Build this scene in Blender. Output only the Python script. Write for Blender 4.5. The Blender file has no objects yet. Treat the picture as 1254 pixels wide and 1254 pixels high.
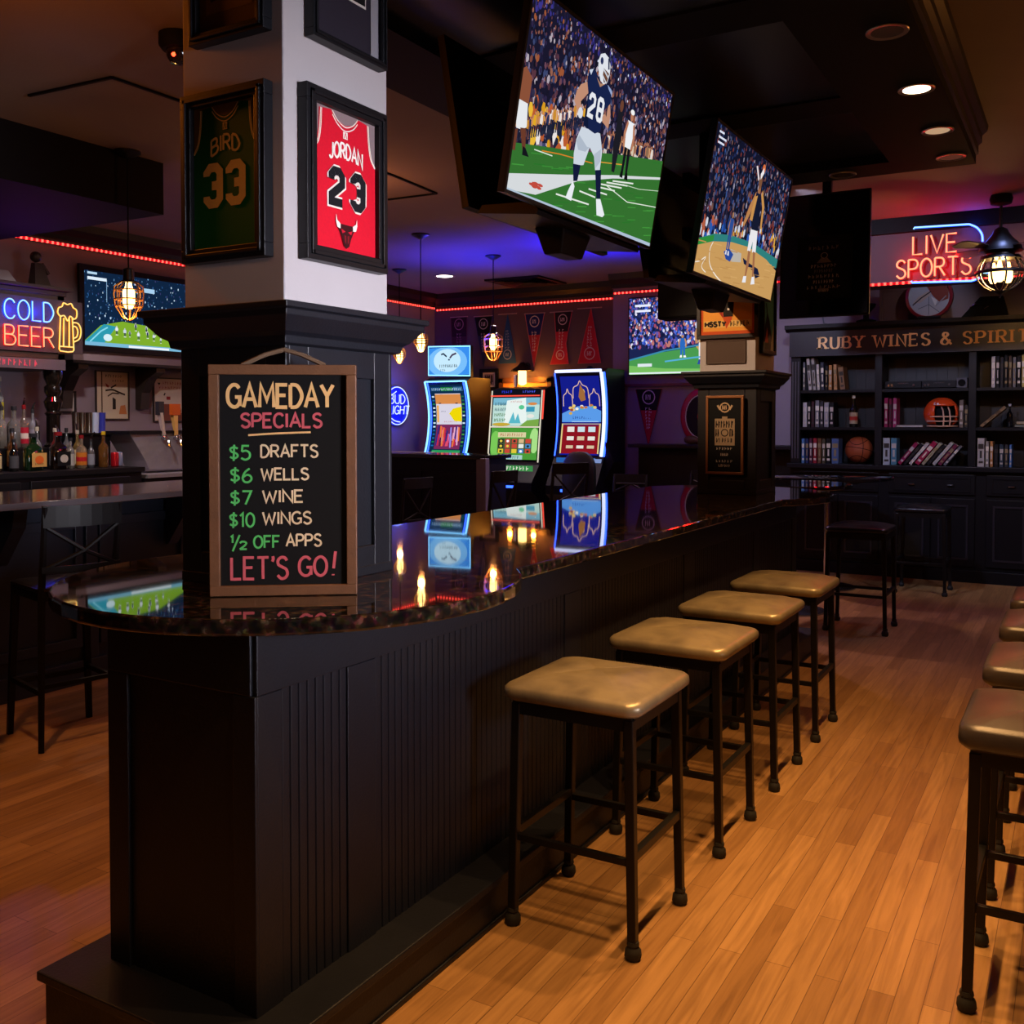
import bpy, math, random
from mathutils import Vector, Matrix, Euler
RN = random.Random(11)
COL = bpy.context.scene.collection
PI = math.pi
def rad(a): return math.radians(a)
# ---------------------------------------------------------------- camera model (image taken as 1254 x 1254)
FPX, YAW, PIT, CAMZ, CY0 = 1207.0, rad(30.15), rad(1.5), 1.59, 547.0
_h = Vector((-math.sin(YAW), math.cos(YAW), 0)); _r = Vector((math.cos(YAW), math.sin(YAW), 0)); _z = Vector((0, 0, 1))
_f = _h*math.cos(PIT) - _z*math.sin(PIT); _u = _z*math.cos(PIT) + _h*math.sin(PIT); _C = Vector((0, 0, CAMZ))
def atY(Y, x, y):
    d = _f*FPX + _r*(x-627) - _u*(y-CY0); return _C + d*((Y-_C.y)/d.y)
def atX(X, x, y):
    d = _f*FPX + _r*(x-627) - _u*(y-CY0); return _C + d*((X-_C.x)/d.x)
def atZ(Z, x, y):
    d = _f*FPX + _r*(x-627) - _u*(y-CY0); return _C + d*((Z-_C.z)/d.z)
# ---------------------------------------------------------------- colours and materials
def L1(c): return c/12.92 if c <= .04045 else ((c+.055)/1.055)**2.4
def lin(c):
    if isinstance(c, str):
        c = c.lstrip('#'); c = [int(c[i:i+2], 16)/255 for i in (0, 2, 4)]
    return tuple(L1(v) for v in c[:3])
MATS = {}
def mat(name, col='#808080', rough=.5, metal=0., var=.12, scale=9., emit=None, es=0., bump=0., spec=.5, trans=0., coat=0., bscale=None, rvar=.0):
    if name in MATS: return MATS[name]
    m = bpy.data.materials.new(name); m.use_nodes = True; nt = m.node_tree; N = nt.nodes; b = N['Principled BSDF']
    c = lin(col)
    tc = N.new('ShaderNodeTexCoord'); nz = N.new('ShaderNodeTexNoise'); nz.inputs['Scale'].default_value = scale; nz.inputs['Detail'].default_value = 4
    nt.links.new(tc.outputs['Object'], nz.inputs['Vector'])
    mx = N.new('ShaderNodeMix'); mx.data_type = 'RGBA'
    mx.inputs[6].default_value = (*[v*(1-var) for v in c], 1); mx.inputs[7].default_value = (*[min(1, v*(1+var)) for v in c], 1)
    nt.links.new(nz.outputs['Fac'], mx.inputs[0]); nt.links.new(mx.outputs[2], b.inputs['Base Color'])
    b.inputs['Roughness'].default_value = rough; b.inputs['Metallic'].default_value = metal
    b.inputs['Specular IOR Level'].default_value = spec
    b.inputs['Transmission Weight'].default_value = trans; b.inputs['Coat Weight'].default_value = coat
    if rvar:
        mr = N.new('ShaderNodeMapRange'); mr.inputs[3].default_value = max(.02, rough-rvar); mr.inputs[4].default_value = rough+rvar
        nt.links.new(nz.outputs['Fac'], mr.inputs[0]); nt.links.new(mr.outputs[0], b.inputs['Roughness'])
    if emit:
        b.inputs['Emission Color'].default_value = (*lin(emit), 1); b.inputs['Emission Strength'].default_value = es
    if bump:
        bp = N.new('ShaderNodeBump'); bp.inputs['Strength'].default_value = bump; bp.inputs['Distance'].default_value = .01
        n2 = N.new('ShaderNodeTexNoise'); n2.inputs['Scale'].default_value = bscale or scale*4; nt.links.new(tc.outputs['Object'], n2.inputs['Vector'])
        nt.links.new(n2.outputs['Fac'], bp.inputs['Height']); nt.links.new(bp.outputs[0], b.inputs['Normal'])
    MATS[name] = m; return m
def glow(name, col, s):
    """a surface that gives off light of its own"""
    if name in MATS: return MATS[name]
    m = bpy.data.materials.new(name); m.use_nodes = True; nt = m.node_tree; N = nt.nodes; N.clear()
    o = N.new('ShaderNodeOutputMaterial'); e = N.new('ShaderNodeEmission'); e.inputs[0].default_value = (*lin(col), 1); e.inputs[1].default_value = s
    nt.links.new(e.outputs[0], o.inputs[0]); MATS[name] = m; return m
def picmat(name, lit, rough=.6):
    """colours come from the drawing's own colour attribute: a lit screen or a printed surface"""
    if name in MATS: return MATS[name]
    m = bpy.data.materials.new(name); m.use_nodes = True; nt = m.node_tree; N = nt.nodes
    a = N.new('ShaderNodeAttribute'); a.attribute_name = 'col'
    if lit:
        N.remove(N['Principled BSDF']); e = N.new('ShaderNodeEmission'); e.inputs[1].default_value = lit
        nt.links.new(a.outputs[0], e.inputs[0]); nt.links.new(e.outputs[0], N['Material Output'].inputs[0])
    else:
        b = N['Principled BSDF']; b.inputs['Roughness'].default_value = rough; b.inputs['Specular IOR Level'].default_value = .15 if rough > .5 else .5
        nz = N.new('ShaderNodeTexNoise'); nz.inputs['Scale'].default_value = 60
        mx = N.new('ShaderNodeMix'); mx.data_type = 'RGBA'; mx.blend_type = 'MULTIPLY'; mx.inputs[0].default_value = .25
        nt.links.new(a.outputs[0], mx.inputs[6]); nt.links.new(nz.outputs['Color'], mx.inputs[7]); nt.links.new(mx.outputs[2], b.inputs['Base Color'])
    MATS[name] = m; return m
# ---------------------------------------------------------------- objects
def props(o, label=None, cat=None, group=None, kind=None):
    if label: o['label'] = label
    if cat: o['category'] = cat
    if group: o['group'] = group
    if kind: o['kind'] = kind
    return o
def thing(name, label, cat, loc=(0, 0, 0), rz=0., group=None, rx=0., ry=0.):
    o = bpy.data.objects.new(name, None); COL.objects.link(o); o.empty_display_size = .05
    o.location = loc; o.rotation_euler = (rx, ry, rz); return props(o, label, cat, group)
def copytree(o, parent=None):
    c = o.copy(); COL.objects.link(c)
    if parent: c.parent = parent
    for ch in list(o.children): copytree(ch, c)
    return c
class MB:
    def __init__(s): s.v = []; s.f = []; s.c = []; s.cur = (1, 1, 1); s.col = False
    def color(s, c): s.cur = lin(c); s.col = True; return s
    def add(s, vs, fs, M=None):
        b = len(s.v)
        for p in vs:
            p = Vector(p); s.v.append(M @ p if M else p); s.c.append(s.cur)
        s.f += [tuple(i+b for i in f) for f in fs]; return s
    def box(s, x0, x1, y0, y1, z0, z1, M=None):
        return s.add([(x0,y0,z0),(x1,y0,z0),(x1,y1,z0),(x0,y1,z0),(x0,y0,z1),(x1,y0,z1),(x1,y1,z1),(x0,y1,z1)],
                     [(0,3,2,1),(4,5,6,7),(0,1,5,4),(1,2,6,5),(2,3,7,6),(3,0,4,7)], M)
    def frustum(s, c0, s0, c1, s1):
        (x, y, z), (X, Y, Z) = c0, c1; a, b = s0[0]/2, s0[1]/2; A, B = s1[0]/2, s1[1]/2
        return s.add([(x-a,y-b,z),(x+a,y-b,z),(x+a,y+b,z),(x-a,y+b,z),(X-A,Y-B,Z),(X+A,Y-B,Z),(X+A,Y+B,Z),(X-A,Y+B,Z)],
                     [(0,3,2,1),(4,5,6,7),(0,1,5,4),(1,2,6,5),(2,3,7,6),(3,0,4,7)])
    def tube(s, pts, r, n=8, closed=False, sx=1.):
        pts = [Vector(p) for p in pts]; k = len(pts); rs = r if isinstance(r, (list, tuple)) else [r]*k
        vs = []; ref = None
        for i, p in enumerate(pts):
            a = pts[(i-1) % k] if (closed or i) else p; b = pts[(i+1) % k] if (closed or i < k-1) else p
            t = (b-a).normalized()
            if ref is None:
                ref = t.orthogonal().normalized()
                if abs(t.z) < .9: ref = t.cross(Vector((0, 0, 1))).normalized()
            ref = (ref - t*ref.dot(t)).normalized(); q = t.cross(ref)
            for j in range(n):
                an = 2*PI*j/n+PI/n; vs.append(p + ref*(rs[i]*math.cos(an)*sx) + q*(rs[i]*math.sin(an)))
        fs = []
        for i in range(k if closed else k-1):
            a, b = i*n, ((i+1) % k)*n
            for j in range(n): fs.append((a+j, a+(j+1) % n, b+(j+1) % n, b+j))
        if not closed: fs += [tuple(range(n-1, -1, -1)), tuple(range((k-1)*n, k*n))]
        return s.add(vs, fs)
    def lathe(s, prof, c=(0, 0, 0), n=20, M=None, cap=True):
        vs = []; fs = []; k = len(prof)
        for r, z in prof:
            for j in range(n):
                a = 2*PI*j/n; vs.append((c[0]+max(r, 1e-4)*math.cos(a), c[1]+max(r, 1e-4)*math.sin(a), c[2]+z))
        for i in range(k-1):
            for j in range(n): fs.append((i*n+j, i*n+(j+1) % n, (i+1)*n+(j+1) % n, (i+1)*n+j))
        if cap: fs += [tuple(range(n-1, -1, -1)), tuple(range((k-1)*n, k*n))]
        return s.add(vs, fs, M)
    def prism(s, poly, y0, y1, M=None):      # polygon in XZ pushed along y
        n = len(poly); vs = [(x, y0, z) for x, z in poly]+[(x, y1, z) for x, z in poly]
        return s.add(vs, [tuple(range(n)), tuple(range(2*n-1, n-1, -1))]+[(i, i+n, (i+1) % n+n, (i+1) % n) for i in range(n)], M)
    def prismx(s, poly, x0, x1):             # polygon in YZ pushed along x
        n = len(poly); vs = [(x0, y, z) for y, z in poly]+[(x1, y, z) for y, z in poly]
        return s.add(vs, [tuple(range(n-1, -1, -1)), tuple(range(n, 2*n))]+[(i, (i+1) % n, (i+1) % n+n, i+n) for i in range(n)])
    def prismz(s, poly, z0, z1):
        n = len(poly); vs = [(x, y, z0) for x, y in poly]+[(x, y, z1) for x, y in poly]
        return s.add(vs, [tuple(range(n-1, -1, -1)), tuple(range(n, 2*n))]+[(i, (i+1) % n, (i+1) % n+n, i+n) for i in range(n)])
    def ball(s, c, r, nu=16, nv=10, M=None):
        r = r if isinstance(r, (list, tuple)) else (r,)*3; vs = []; fs = []
        for i in range(nv+1):
            p = PI*i/nv
            for j in range(nu):
                a = 2*PI*j/nu; vs.append((c[0]+r[0]*math.sin(p)*math.cos(a), c[1]+r[1]*math.sin(p)*math.sin(a), c[2]-r[2]*math.cos(p)))
        for i in range(nv):
            for j in range(nu): fs.append((i*nu+j, i*nu+(j+1) % nu, (i+1)*nu+(j+1) % nu, (i+1)*nu+j))
        return s.add(vs, fs, M)
    def ring(s, x0, x1, y0, y1, prof):       # moulding profile [(out, z)] swept round a rectangle
        vs = []; k = len(prof)
        for o, z in prof: vs += [(x0-o, y0-o, z), (x1+o, y0-o, z), (x1+o, y1+o, z), (x0-o, y1+o, z)]
        fs = [(i*4+j, i*4+(j+1) % 4, (i+1)*4+(j+1) % 4, (i+1)*4+j) for i in range(k-1) for j in range(4)]
        fs += [(3, 2, 1, 0), tuple(range((k-1)*4, k*4))]; return s.add(vs, fs)
    def frame(s, x0, x1, z0, z1, w, y0, y1, lip=0.):  # picture frame, front at y0
        for a, b in (((x0, z0), (x1, z0+w)), ((x0, z1-w), (x1, z1)), ((x0, z0+w), (x0+w, z1-w)), ((x1-w, z0+w), (x1, z1-w))):
            s.box(a[0], b[0], y0, y1, a[1], b[1])
        if lip:
            i = w*.35; s_ = w*.3
            for a, b in (((x0+i, z0+i), (x1-i, z0+i+s_)), ((x0+i, z1-i-s_), (x1-i, z1-i)), ((x0+i, z0+i), (x0+i+s_, z1-i)), ((x1-i-s_, z0+i), (x1-i, z1-i))):
                s.box(a[0], b[0], y0-lip, y0+.001, a[1], b[1])
        return s
    def build(s, name, m, parent=None, smooth=False, bevel=0., seg=2, ang=40, subd=0):
        me = bpy.data.meshes.new(name); me.from_pydata([tuple(v) for v in s.v], [], s.f); me.update()
        if s.col:
            at = me.attributes.new('col', 'FLOAT_COLOR', 'POINT'); at.data.foreach_set('color', [x for c in s.c for x in (*c, 1)])
        me.materials.append(m)
        if smooth:
            for p in me.polygons: p.use_smooth = True
            me.set_sharp_from_angle(angle=rad(ang))
        o = bpy.data.objects.new(name, me); COL.objects.link(o)
        if bevel:
            b = o.modifiers.new('b', 'BEVEL'); b.width = bevel; b.segments = seg; b.limit_method = 'ANGLE'; b.angle_limit = rad(35)
        if subd:
            d = o.modifiers.new('s', 'SUBSURF'); d.levels = d.render_levels = subd
        if parent: o.parent = parent
        return o
def struct(name, mb, m, **k): return props(mb.build(name, m, **k), kind='structure')
# ---------------------------------------------------------------- lettering strokes
_G = {
'A': (.62, '0,0 .31,1 .62,0|.12,.36 .5,.36'), 'B': (.54, '0,0 0,1|~0,1 .36,.98 .46,.77 .36,.55 0,.53|~0,.53 .4,.5 .54,.27 .4,.02 0,0'),
'C': (.56, '~.54,.82 .42,.97 .22,.98 .05,.8 0,.5 .05,.2 .22,.02 .42,.03 .54,.18'), 'D': (.56, '0,0 0,1|~0,1 .34,.95 .56,.5 .34,.05 0,0'),
'E': (.48, '.48,1 0,1 0,0 .48,0|0,.53 .4,.53'), 'F': (.48, '.48,1 0,1 0,0|0,.53 .4,.53'),
'G': (.6, '~.56,.84 .42,.98 .22,.97 .05,.78 0,.5 .05,.2 .25,.02 .45,.04 .58,.2|.36,.45 .59,.45 .59,.05'), 'H': (.56, '0,0 0,1|.56,0 .56,1|0,.52 .56,.52'),
'I': (.1, '.05,0 .05,1'), 'J': (.42, '~.4,1 .4,.3 .3,.05 .12,.02 0,.2'), 'K': (.54, '0,0 0,1|.52,1 0,.45|.16,.6 .54,0'), 'L': (.46, '0,1 0,0 .46,0'),
'M': (.7, '0,0 .06,1 .35,.3 .64,1 .7,0'), 'N': (.56, '0,0 0,1 .56,0 .56,1'), 'O': (.62, '~o.31,1 .08,.84 0,.5 .08,.16 .31,0 .54,.16 .62,.5 .54,.84'),
'P': (.52, '0,0 0,1|~0,1 .38,.97 .52,.74 .38,.5 0,.47'), 'R': (.54, '0,0 0,1|~0,1 .38,.97 .5,.75 .38,.53 0,.5|.24,.5 .54,0'),
'S': (.52, '~.48,.84 .38,.97 .2,.99 .05,.86 .06,.66 .25,.54 .44,.43 .51,.22 .4,.04 .2,0 .02,.16'), 'T': (.56, '0,1 .56,1|.28,1 .28,0'),
'U': (.56, '~0,1 0,.3 .1,.05 .28,0 .46,.05 .56,.3 .56,1'), 'V': (.6, '0,1 .3,0 .6,1'), 'W': (.82, '0,1 .2,0 .41,.8 .62,0 .82,1'),
'Y': (.58, '0,1 .29,.5 .58,1|.29,.5 .29,0'), 'X': (.56, '0,1 .56,0|0,0 .56,1'), 'Z': (.52, '0,1 .52,1 0,0 .52,0'),
'Q': (.62, '~o.31,1 .08,.84 0,.5 .08,.16 .31,0 .54,.16 .62,.5 .54,.84|.38,.25 .64,-.05'),
'0': (.46, '~o.23,1 .05,.82 0,.5 .05,.18 .23,0 .41,.18 .46,.5 .41,.82'), '1': (.2, '0,.8 .16,1 .16,0'), '2': (.48, '~.02,.78 .12,.97 .32,.98 .46,.78 .34,.45 .0,0|0,0 .5,0'),
'3': (.46, '~.02,.86 .2,1 .42,.9 .4,.62 .18,.53|~.18,.53 .44,.46 .46,.14 .22,0 .0,.13'), '5': (.46, '.42,1 .07,1 .04,.58|~.04,.58 .26,.65 .45,.48 .44,.16 .22,0 .0,.12'),
'6': (.46, '~.36,.98 .12,.7 0,.3 .1,.03 .3,0 .45,.2 .4,.44 .22,.52 .03,.36'), '7': (.46, '0,1 .46,1 .16,0'), '8': (.46, '~o.23,1 .05,.88 .07,.65 .23,.53 .41,.4 .46,.2 .36,.03 .23,0 .1,.03 0,.2 .05,.4 .23,.53 .39,.65 .41,.88'),
'$': (.46, '~.43,.8 .25,.9 .05,.8 .1,.58 .36,.45 .43,.25 .25,.1 .02,.2|.25,1.08 .21,-.08'), '/': (.3, '0,-.1 .32,1.05'), "'": (.1, '~.05,1.05 .07,.92 .02,.8'), '!': (.12, '.1,1.1 .06,.32|.05,.06 .05,.0'),
'&': (.66, '~.66,0 .3,.5 .12,.78 .2,.97 .36,.95 .4,.76 .1,.45 .0,.2 .14,.02 .36,.04 .58,.4'), '-': (.3, '0,.5 .3,.5'), '.': (.1, '.05,.06 .05,0'), ' ': (.3, '')}
def smooth_pts(p, closed=False, n=5):
    out = []; k = len(p)
    for i in range(k if closed else k-1):
        g = lambda j: p[j % k] if closed else p[max(0, min(k-1, j))]
        a, b, c, d = g(i-1), g(i), g(i+1), g(i+2)
        for q in range(n):
            t = q/n; out.append(tuple(.5*((2*b[m])+(-a[m]+c[m])*t+(2*a[m]-5*b[m]+4*c[m]-d[m])*t*t+(-a[m]+3*b[m]-3*c[m]+d[m])*t**3) for m in (0, 1)))
    if not closed: out.append(tuple(p[-1]))
    return out
def glyph(ch, n=5):
    w, d = _G.get(ch, _G['-']); st = []
    for part in d.split('|'):
        if not part: continue
        sm = part.startswith('~'); part = part.lstrip('~'); cl = part.startswith('o'); part = part.lstrip('o')
        p = [tuple(float(q) for q in a.split(',')) for a in part.split()]
        if sm: p = smooth_pts(p, cl, n)
        if cl: p.append(p[0])
        st.append(p)
    return w, st
def strokes(txt, x, z, h, sx=1., gap=.16, width=None, slant=0., arch=0.):
    """polylines for a line of lettering; stretched to width if given"""
    tot = sum(glyph(c)[0]+gap for c in txt)-gap
    if width: sx = width/(tot*h)
    out = []; px = 0
    for c in txt:
        w, st = glyph(c)
        for p in st:
            q = [(x+(px+a+b*slant)*h*sx, z+b*h) for a, b in p]
            if arch: q = [(a, b-arch*((a-x)/(tot*h*sx)*2-1)**2) for a, b in q]
            out.append(q)
        px += w+gap
    return out
def ribbon(p, w):
    """flat outline of a stroke: list of quads"""
    q = []; k = len(p); closed = (abs(p[0][0]-p[-1][0])+abs(p[0][1]-p[-1][1])) < 1e-9 and k > 2
    P = [Vector(a) for a in p]; off = []
    for i in range(k):
        a = P[i-1] if i else (P[-2] if closed else None); b = P[i+1] if i < k-1 else (P[1] if closed else None)
        d0 = (P[i]-a) if a is not None else None; d1 = (b-P[i]) if b is not None else None
        d0 = d0.normalized() if d0 is not None and d0.length > 1e-9 else None; d1 = d1.normalized() if d1 is not None and d1.length > 1e-9 else None
        t = d0 if d1 is None else d1 if d0 is None else (d0+d1)
        if t is None or t.length < 1e-6: t = d0 or d1 or Vector((1, 0))
        t = t.normalized(); m = Vector((-t.y, t.x)); s = 1.
        ww = w(t) if callable(w) else w
        if d0 is not None and d1 is not None: s = 1/max(.45, m.dot(Vector((-d1.y, d1.x))))
        off.append(m*ww/2*s)
    for i in range(k-1):
        a, b = P[i], P[i+1]; q.append([tuple(a-off[i]), tuple(b-off[i+1]), tuple(b+off[i+1]), tuple(a+off[i])])
    return q
# ---------------------------------------------------------------- drawings on flat faces: signs, prints, screens
def clip(poly, w, h):
    for ax, lim, sg in ((0, 0, 1), (0, w, -1), (1, 0, 1), (1, h, -1)):
        out = []
        for i, p in enumerate(poly):
            q = poly[(i+1) % len(poly)]; ip = (p[ax]-lim)*sg >= 0; iq = (q[ax]-lim)*sg >= 0
            if ip: out.append(p)
            if ip != iq:
                t = (lim-p[ax])/(q[ax]-p[ax]); out.append((p[0]+(q[0]-p[0])*t, p[1]+(q[1]-p[1])*t))
        poly = out
        if len(poly) < 3: return []
    return poly
class Pic:
    """coordinates 0..w, 0..h in metres; faces -y; sits centred on x"""
    def __init__(s, w, h, k=1.): s.w, s.h, s.k, s.P, s.l = w, h, k, [], 0
    def up(s, d=1.): s.l += d; return s
    def poly(s, p, c, j=0.):
        s.n = (getattr(s, 'n', 0)+1) % 12; j = j or s.n*.07
        p = clip([(a*s.k, b*s.k) for a, b in p], s.w, s.h)
        if p: s.P.append((p, lin(c) if isinstance(c, str) else c, s.l+j))
        return s
    def rect(s, x0, z0, x1, z1, c, j=0.): return s.poly([(x0, z0), (x1, z0), (x1, z1), (x0, z1)], c, j)
    def bg(s, c, rows=1):
        for i in range(rows): s.rect(0, s.h/s.k*i/rows, s.w/s.k, s.h/s.k*(i+1)/rows, c)
        return s.up()
    def ell(s, x, z, rx, rz, c, n=14, j=0., rot=0.):
        return s.poly([(x+rx*math.cos(a)*math.cos(rot)-rz*math.sin(a)*math.sin(rot), z+rx*math.cos(a)*math.sin(rot)+rz*math.sin(a)*math.cos(rot)) for a in [2*PI*i/n for i in range(n)]], c, j)
    def line(s, p, w, c):
        for q in ribbon(p, w): s.poly(q, c)
        return s
    def oval(s, x, z, rx, rz, w, c, n=28): return s.line([(x+rx*math.cos(2*PI*i/n), z+rz*math.sin(2*PI*i/n)) for i in range(n+1)], w, c)
    def text(s, t, x, z, h, wt, c, **k):
        for p in strokes(t, x, z, h, **k): s.line(p, wt, c)
        return s
    def scribble(s, x, z, w, h, c, n=8, wt=.15):
        for i in range(n):
            a = x+w*i/n; q = [(a+w/n*RN.uniform(.05, .75), z+h*RN.random()) for _ in range(3)]
            s.line(q, h*wt, c); s.line([(a+w/n*.15, z), (a+w/n*.2, z+h)], h*wt, c)
        return s
    def crowd(s, x0, z0, x1, z1, n, cols, r0, r1, asp=1.5, top=None):
        for i in range(n):
            x = RN.uniform(x0, x1); t = RN.random(); z = z0+(z1-z0)*t
            if top and z < top(x): continue
            r = r0+(r1-r0)*t; r *= RN.uniform(.6, 1.3)
            s.ell(x, z, r, r*asp, RN.choice(cols), 6, RN.random()*.9, RN.uniform(-.4, .4))
        return s.up()
    def build(s, name, m, parent, y=-.001, z=0., x=0., warp=None, dl=.0008):
        mb = MB(); mb.col = True
        for p, c, l in s.P:
            mb.cur = c; mb.add([(x+a-s.w/2, y-l*dl+(warp(b) if warp else 0), z+b) for a, b in p], [tuple(range(len(p)))])
        return mb.build(name, m, parent)
def light(kind, name, loc, e, col, size=.05, rot=None, spot=None, blend=.5, sy=None, tgt=None):
    l = bpy.data.lights.new(name, kind); l.energy = e; l.color = lin(col) if isinstance(col, str) else col
    if kind == 'AREA':
        l.size = size
        if sy: l.shape = 'RECTANGLE'; l.size_y = sy
    else: l.shadow_soft_size = size
    if kind == 'SPOT': l.spot_size = rad(spot or 90); l.spot_blend = blend
    o = bpy.data.objects.new(name, l); COL.objects.link(o); o.location = loc
    if rot: o.rotation_euler = rot
    if tgt: o.rotation_euler = (Vector(tgt)-Vector(loc)).to_track_quat('-Z', 'Y').to_euler()
    return o
def rrect(w, d, r, n=5, cx=0, cy=0):
    out = []
    for sx, sy, a0 in ((1, 1, 0), (-1, 1, 90), (-1, -1, 180), (1, -1, 270)):
        for i in range(n+1):
            a = rad(a0+90*i/n); out.append((cx+sx*(w/2-r)+r*math.cos(a), cy+sy*(d/2-r)+r*math.sin(a)))
    return out
# ================================================================ materials
BLACK = mat('black_paint', '#10131c', .45, var=.25, scale=14, bump=.08, bscale=120, spec=.35)
BLACK2 = mat('black_lacquer', '#0e0f14', .42, var=.2, spec=.3)
VOID = mat('matte_black', '#060608', .8, spec=.15)
PLASTIC = mat('tv_plastic', '#0a0a0d', .5, var=.1, spec=.25)
METALB = mat('black_metal', '#1a1817', .42, metal=.55, var=.2, scale=30)
RUBBER = mat('rubber', '#191817', .75)
CHROME = mat('chrome', '#c9ccd2', .16, metal=1., var=.05)
STEEL = mat('brushed_steel', '#9a98a2', .35, metal=.35, var=.1, scale=30, bump=.05)
WALLP = mat('grey_purple_paint', '#857884', .85, var=.06, scale=5, bump=.05, bscale=160)
WALLG = mat('light_grey_paint', '#a9a3a6', .85, var=.06, scale=5, bump=.06, bscale=160)
CEIL = mat('ceiling_plaster', '#6e645e', .9, var=.1, scale=2.5, bump=.08, bscale=60)
WOODF = mat('brown_frame_wood', '#54351e', .55, var=.3, scale=25, bump=.1)
DWOOD = mat('dark_wood', '#2a211d', .5, var=.3, scale=20)
PRINT = picmat('printed_sheet', 0); CHALK = picmat('chalked_slate', 0, .85); SCREEN = picmat('lit_screen', 1.0)
WARMB = glow('bulb_warm', '#ffc878', 6); WARMD = glow('downlight_lens', '#ffe2b8', 6); COOLD = glow('downlight_lens_white', '#fff0dc', 9)
GLASS = mat('clear_glass', '#ffffff', .03, trans=1., var=.0)
def floor_mat():
    m = bpy.data.materials.new('oak_strip_floor'); m.use_nodes = True; nt = m.node_tree; N = nt.nodes; b = N['Principled BSDF']
    tc = N.new('ShaderNodeTexCoord'); mp = N.new('ShaderNodeMapping'); mp.inputs['Rotation'].default_value = (0, 0, PI/2)
    nt.links.new(tc.outputs['Object'], mp.inputs['Vector'])
    def brick(c1, c2, mort):
        br = N.new('ShaderNodeTexBrick'); br.offset = .37; br.offset_frequency = 2; br.squash = 1.; br.inputs['Scale'].default_value = 1.
        br.inputs['Brick Width'].default_value = .95; br.inputs['Row Height'].default_value = .072; br.inputs['Mortar Size'].default_value = .0012
        br.inputs['Mortar Smooth'].default_value = .3; br.inputs['Bias'].default_value = 0.
        br.inputs['Color1'].default_value = (*c1, 1); br.inputs['Color2'].default_value = (*c2, 1); br.inputs['Mortar'].default_value = (*mort, 1)
        nt.links.new(mp.outputs[0], br.inputs['Vector']); return br
    br = brick(lin('#a67c4c'), lin('#c69a64'), lin('#785636'))
    ms = N.new('ShaderNodeMapping'); ms.inputs['Scale'].default_value = (28, 1.6, 1); nt.links.new(tc.outputs['Object'], ms.inputs['Vector'])
    nz = N.new('ShaderNodeTexNoise'); nz.inputs['Scale'].default_value = 1.4; nz.inputs['Detail'].default_value = 7; nz.inputs['Distortion'].default_value = 1.2
    nt.links.new(ms.outputs[0], nz.inputs['Vector'])
    cr = N.new('ShaderNodeValToRGB'); cr.color_ramp.elements[0].position = .3; cr.color_ramp.elements[0].color = (.5, .45, .4, 1); cr.color_ramp.elements[1].position = .62; cr.color_ramp.elements[1].color = (1, 1, 1, 1)
    nt.links.new(nz.outputs['Fac'], cr.inputs[0])
    mx = N.new('ShaderNodeMix'); mx.data_type = 'RGBA'; mx.blend_type = 'MULTIPLY'; mx.inputs[0].default_value = .62
    nt.links.new(br.outputs['Color'], mx.inputs[6]); nt.links.new(cr.outputs[0], mx.inputs[7])
    n2 = N.new('ShaderNodeTexNoise'); n2.inputs['Scale'].default_value = .8; nt.links.new(tc.outputs['Object'], n2.inputs['Vector'])
    m2 = N.new('ShaderNodeMix'); m2.data_type = 'RGBA'; m2.blend_type = 'MULTIPLY'; m2.inputs[0].default_value = .35
    nt.links.new(mx.outputs[2], m2.inputs[6]); nt.links.new(n2.outputs['Fac'], m2.inputs[7]); nt.links.new(m2.outputs[2], b.inputs['Base Color'])
    b.inputs['Roughness'].default_value = .36
    bp = N.new('ShaderNodeBump'); bp.inputs['Strength'].default_value = .12; bp.inputs['Distance'].default_value = .003
    nt.links.new(nz.outputs['Fac'], bp.inputs['Height']); nt.links.new(bp.outputs[0], b.inputs['Normal']); return m
def granite_mat():
    m = bpy.data.materials.new('dark_granite'); m.use_nodes = True; nt = m.node_tree; N = nt.nodes; b = N['Principled BSDF']
    tc = N.new('ShaderNodeTexCoord'); v = N.new('ShaderNodeTexVoronoi'); v.inputs['Scale'].default_value = 95
    n = N.new('ShaderNodeTexNoise'); n.inputs['Scale'].default_value = 38; n.inputs['Detail'].default_value = 8
    for t in (v, n): nt.links.new(tc.outputs['Object'], t.inputs['Vector'])
    cr = N.new('ShaderNodeValToRGB'); e = cr.color_ramp.elements
    e[0].position = .42; e[0].color = (.006, .005, .005, 1); e[1].position = .7; e[1].color = (*lin('#5b4638'), 1); x = e.new(.56); x.color = (*lin('#2b201a'), 1)
    nt.links.new(n.outputs['Fac'], cr.inputs[0])
    mx = N.new('ShaderNodeMix'); mx.data_type = 'RGBA'; mx.blend_type = 'MULTIPLY'; mx.inputs[0].default_value = .6
    nt.links.new(cr.outputs[0], mx.inputs[6]); nt.links.new(v.outputs['Color'], mx.inputs[7]); nt.links.new(mx.outputs[2], b.inputs['Base Color'])
    b.inputs['Roughness'].default_value = .035; b.inputs['Specular IOR Level'].default_value = .6; b.inputs['Coat Weight'].default_value = .4; b.inputs['Coat Roughness'].default_value = .02; return m
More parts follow.
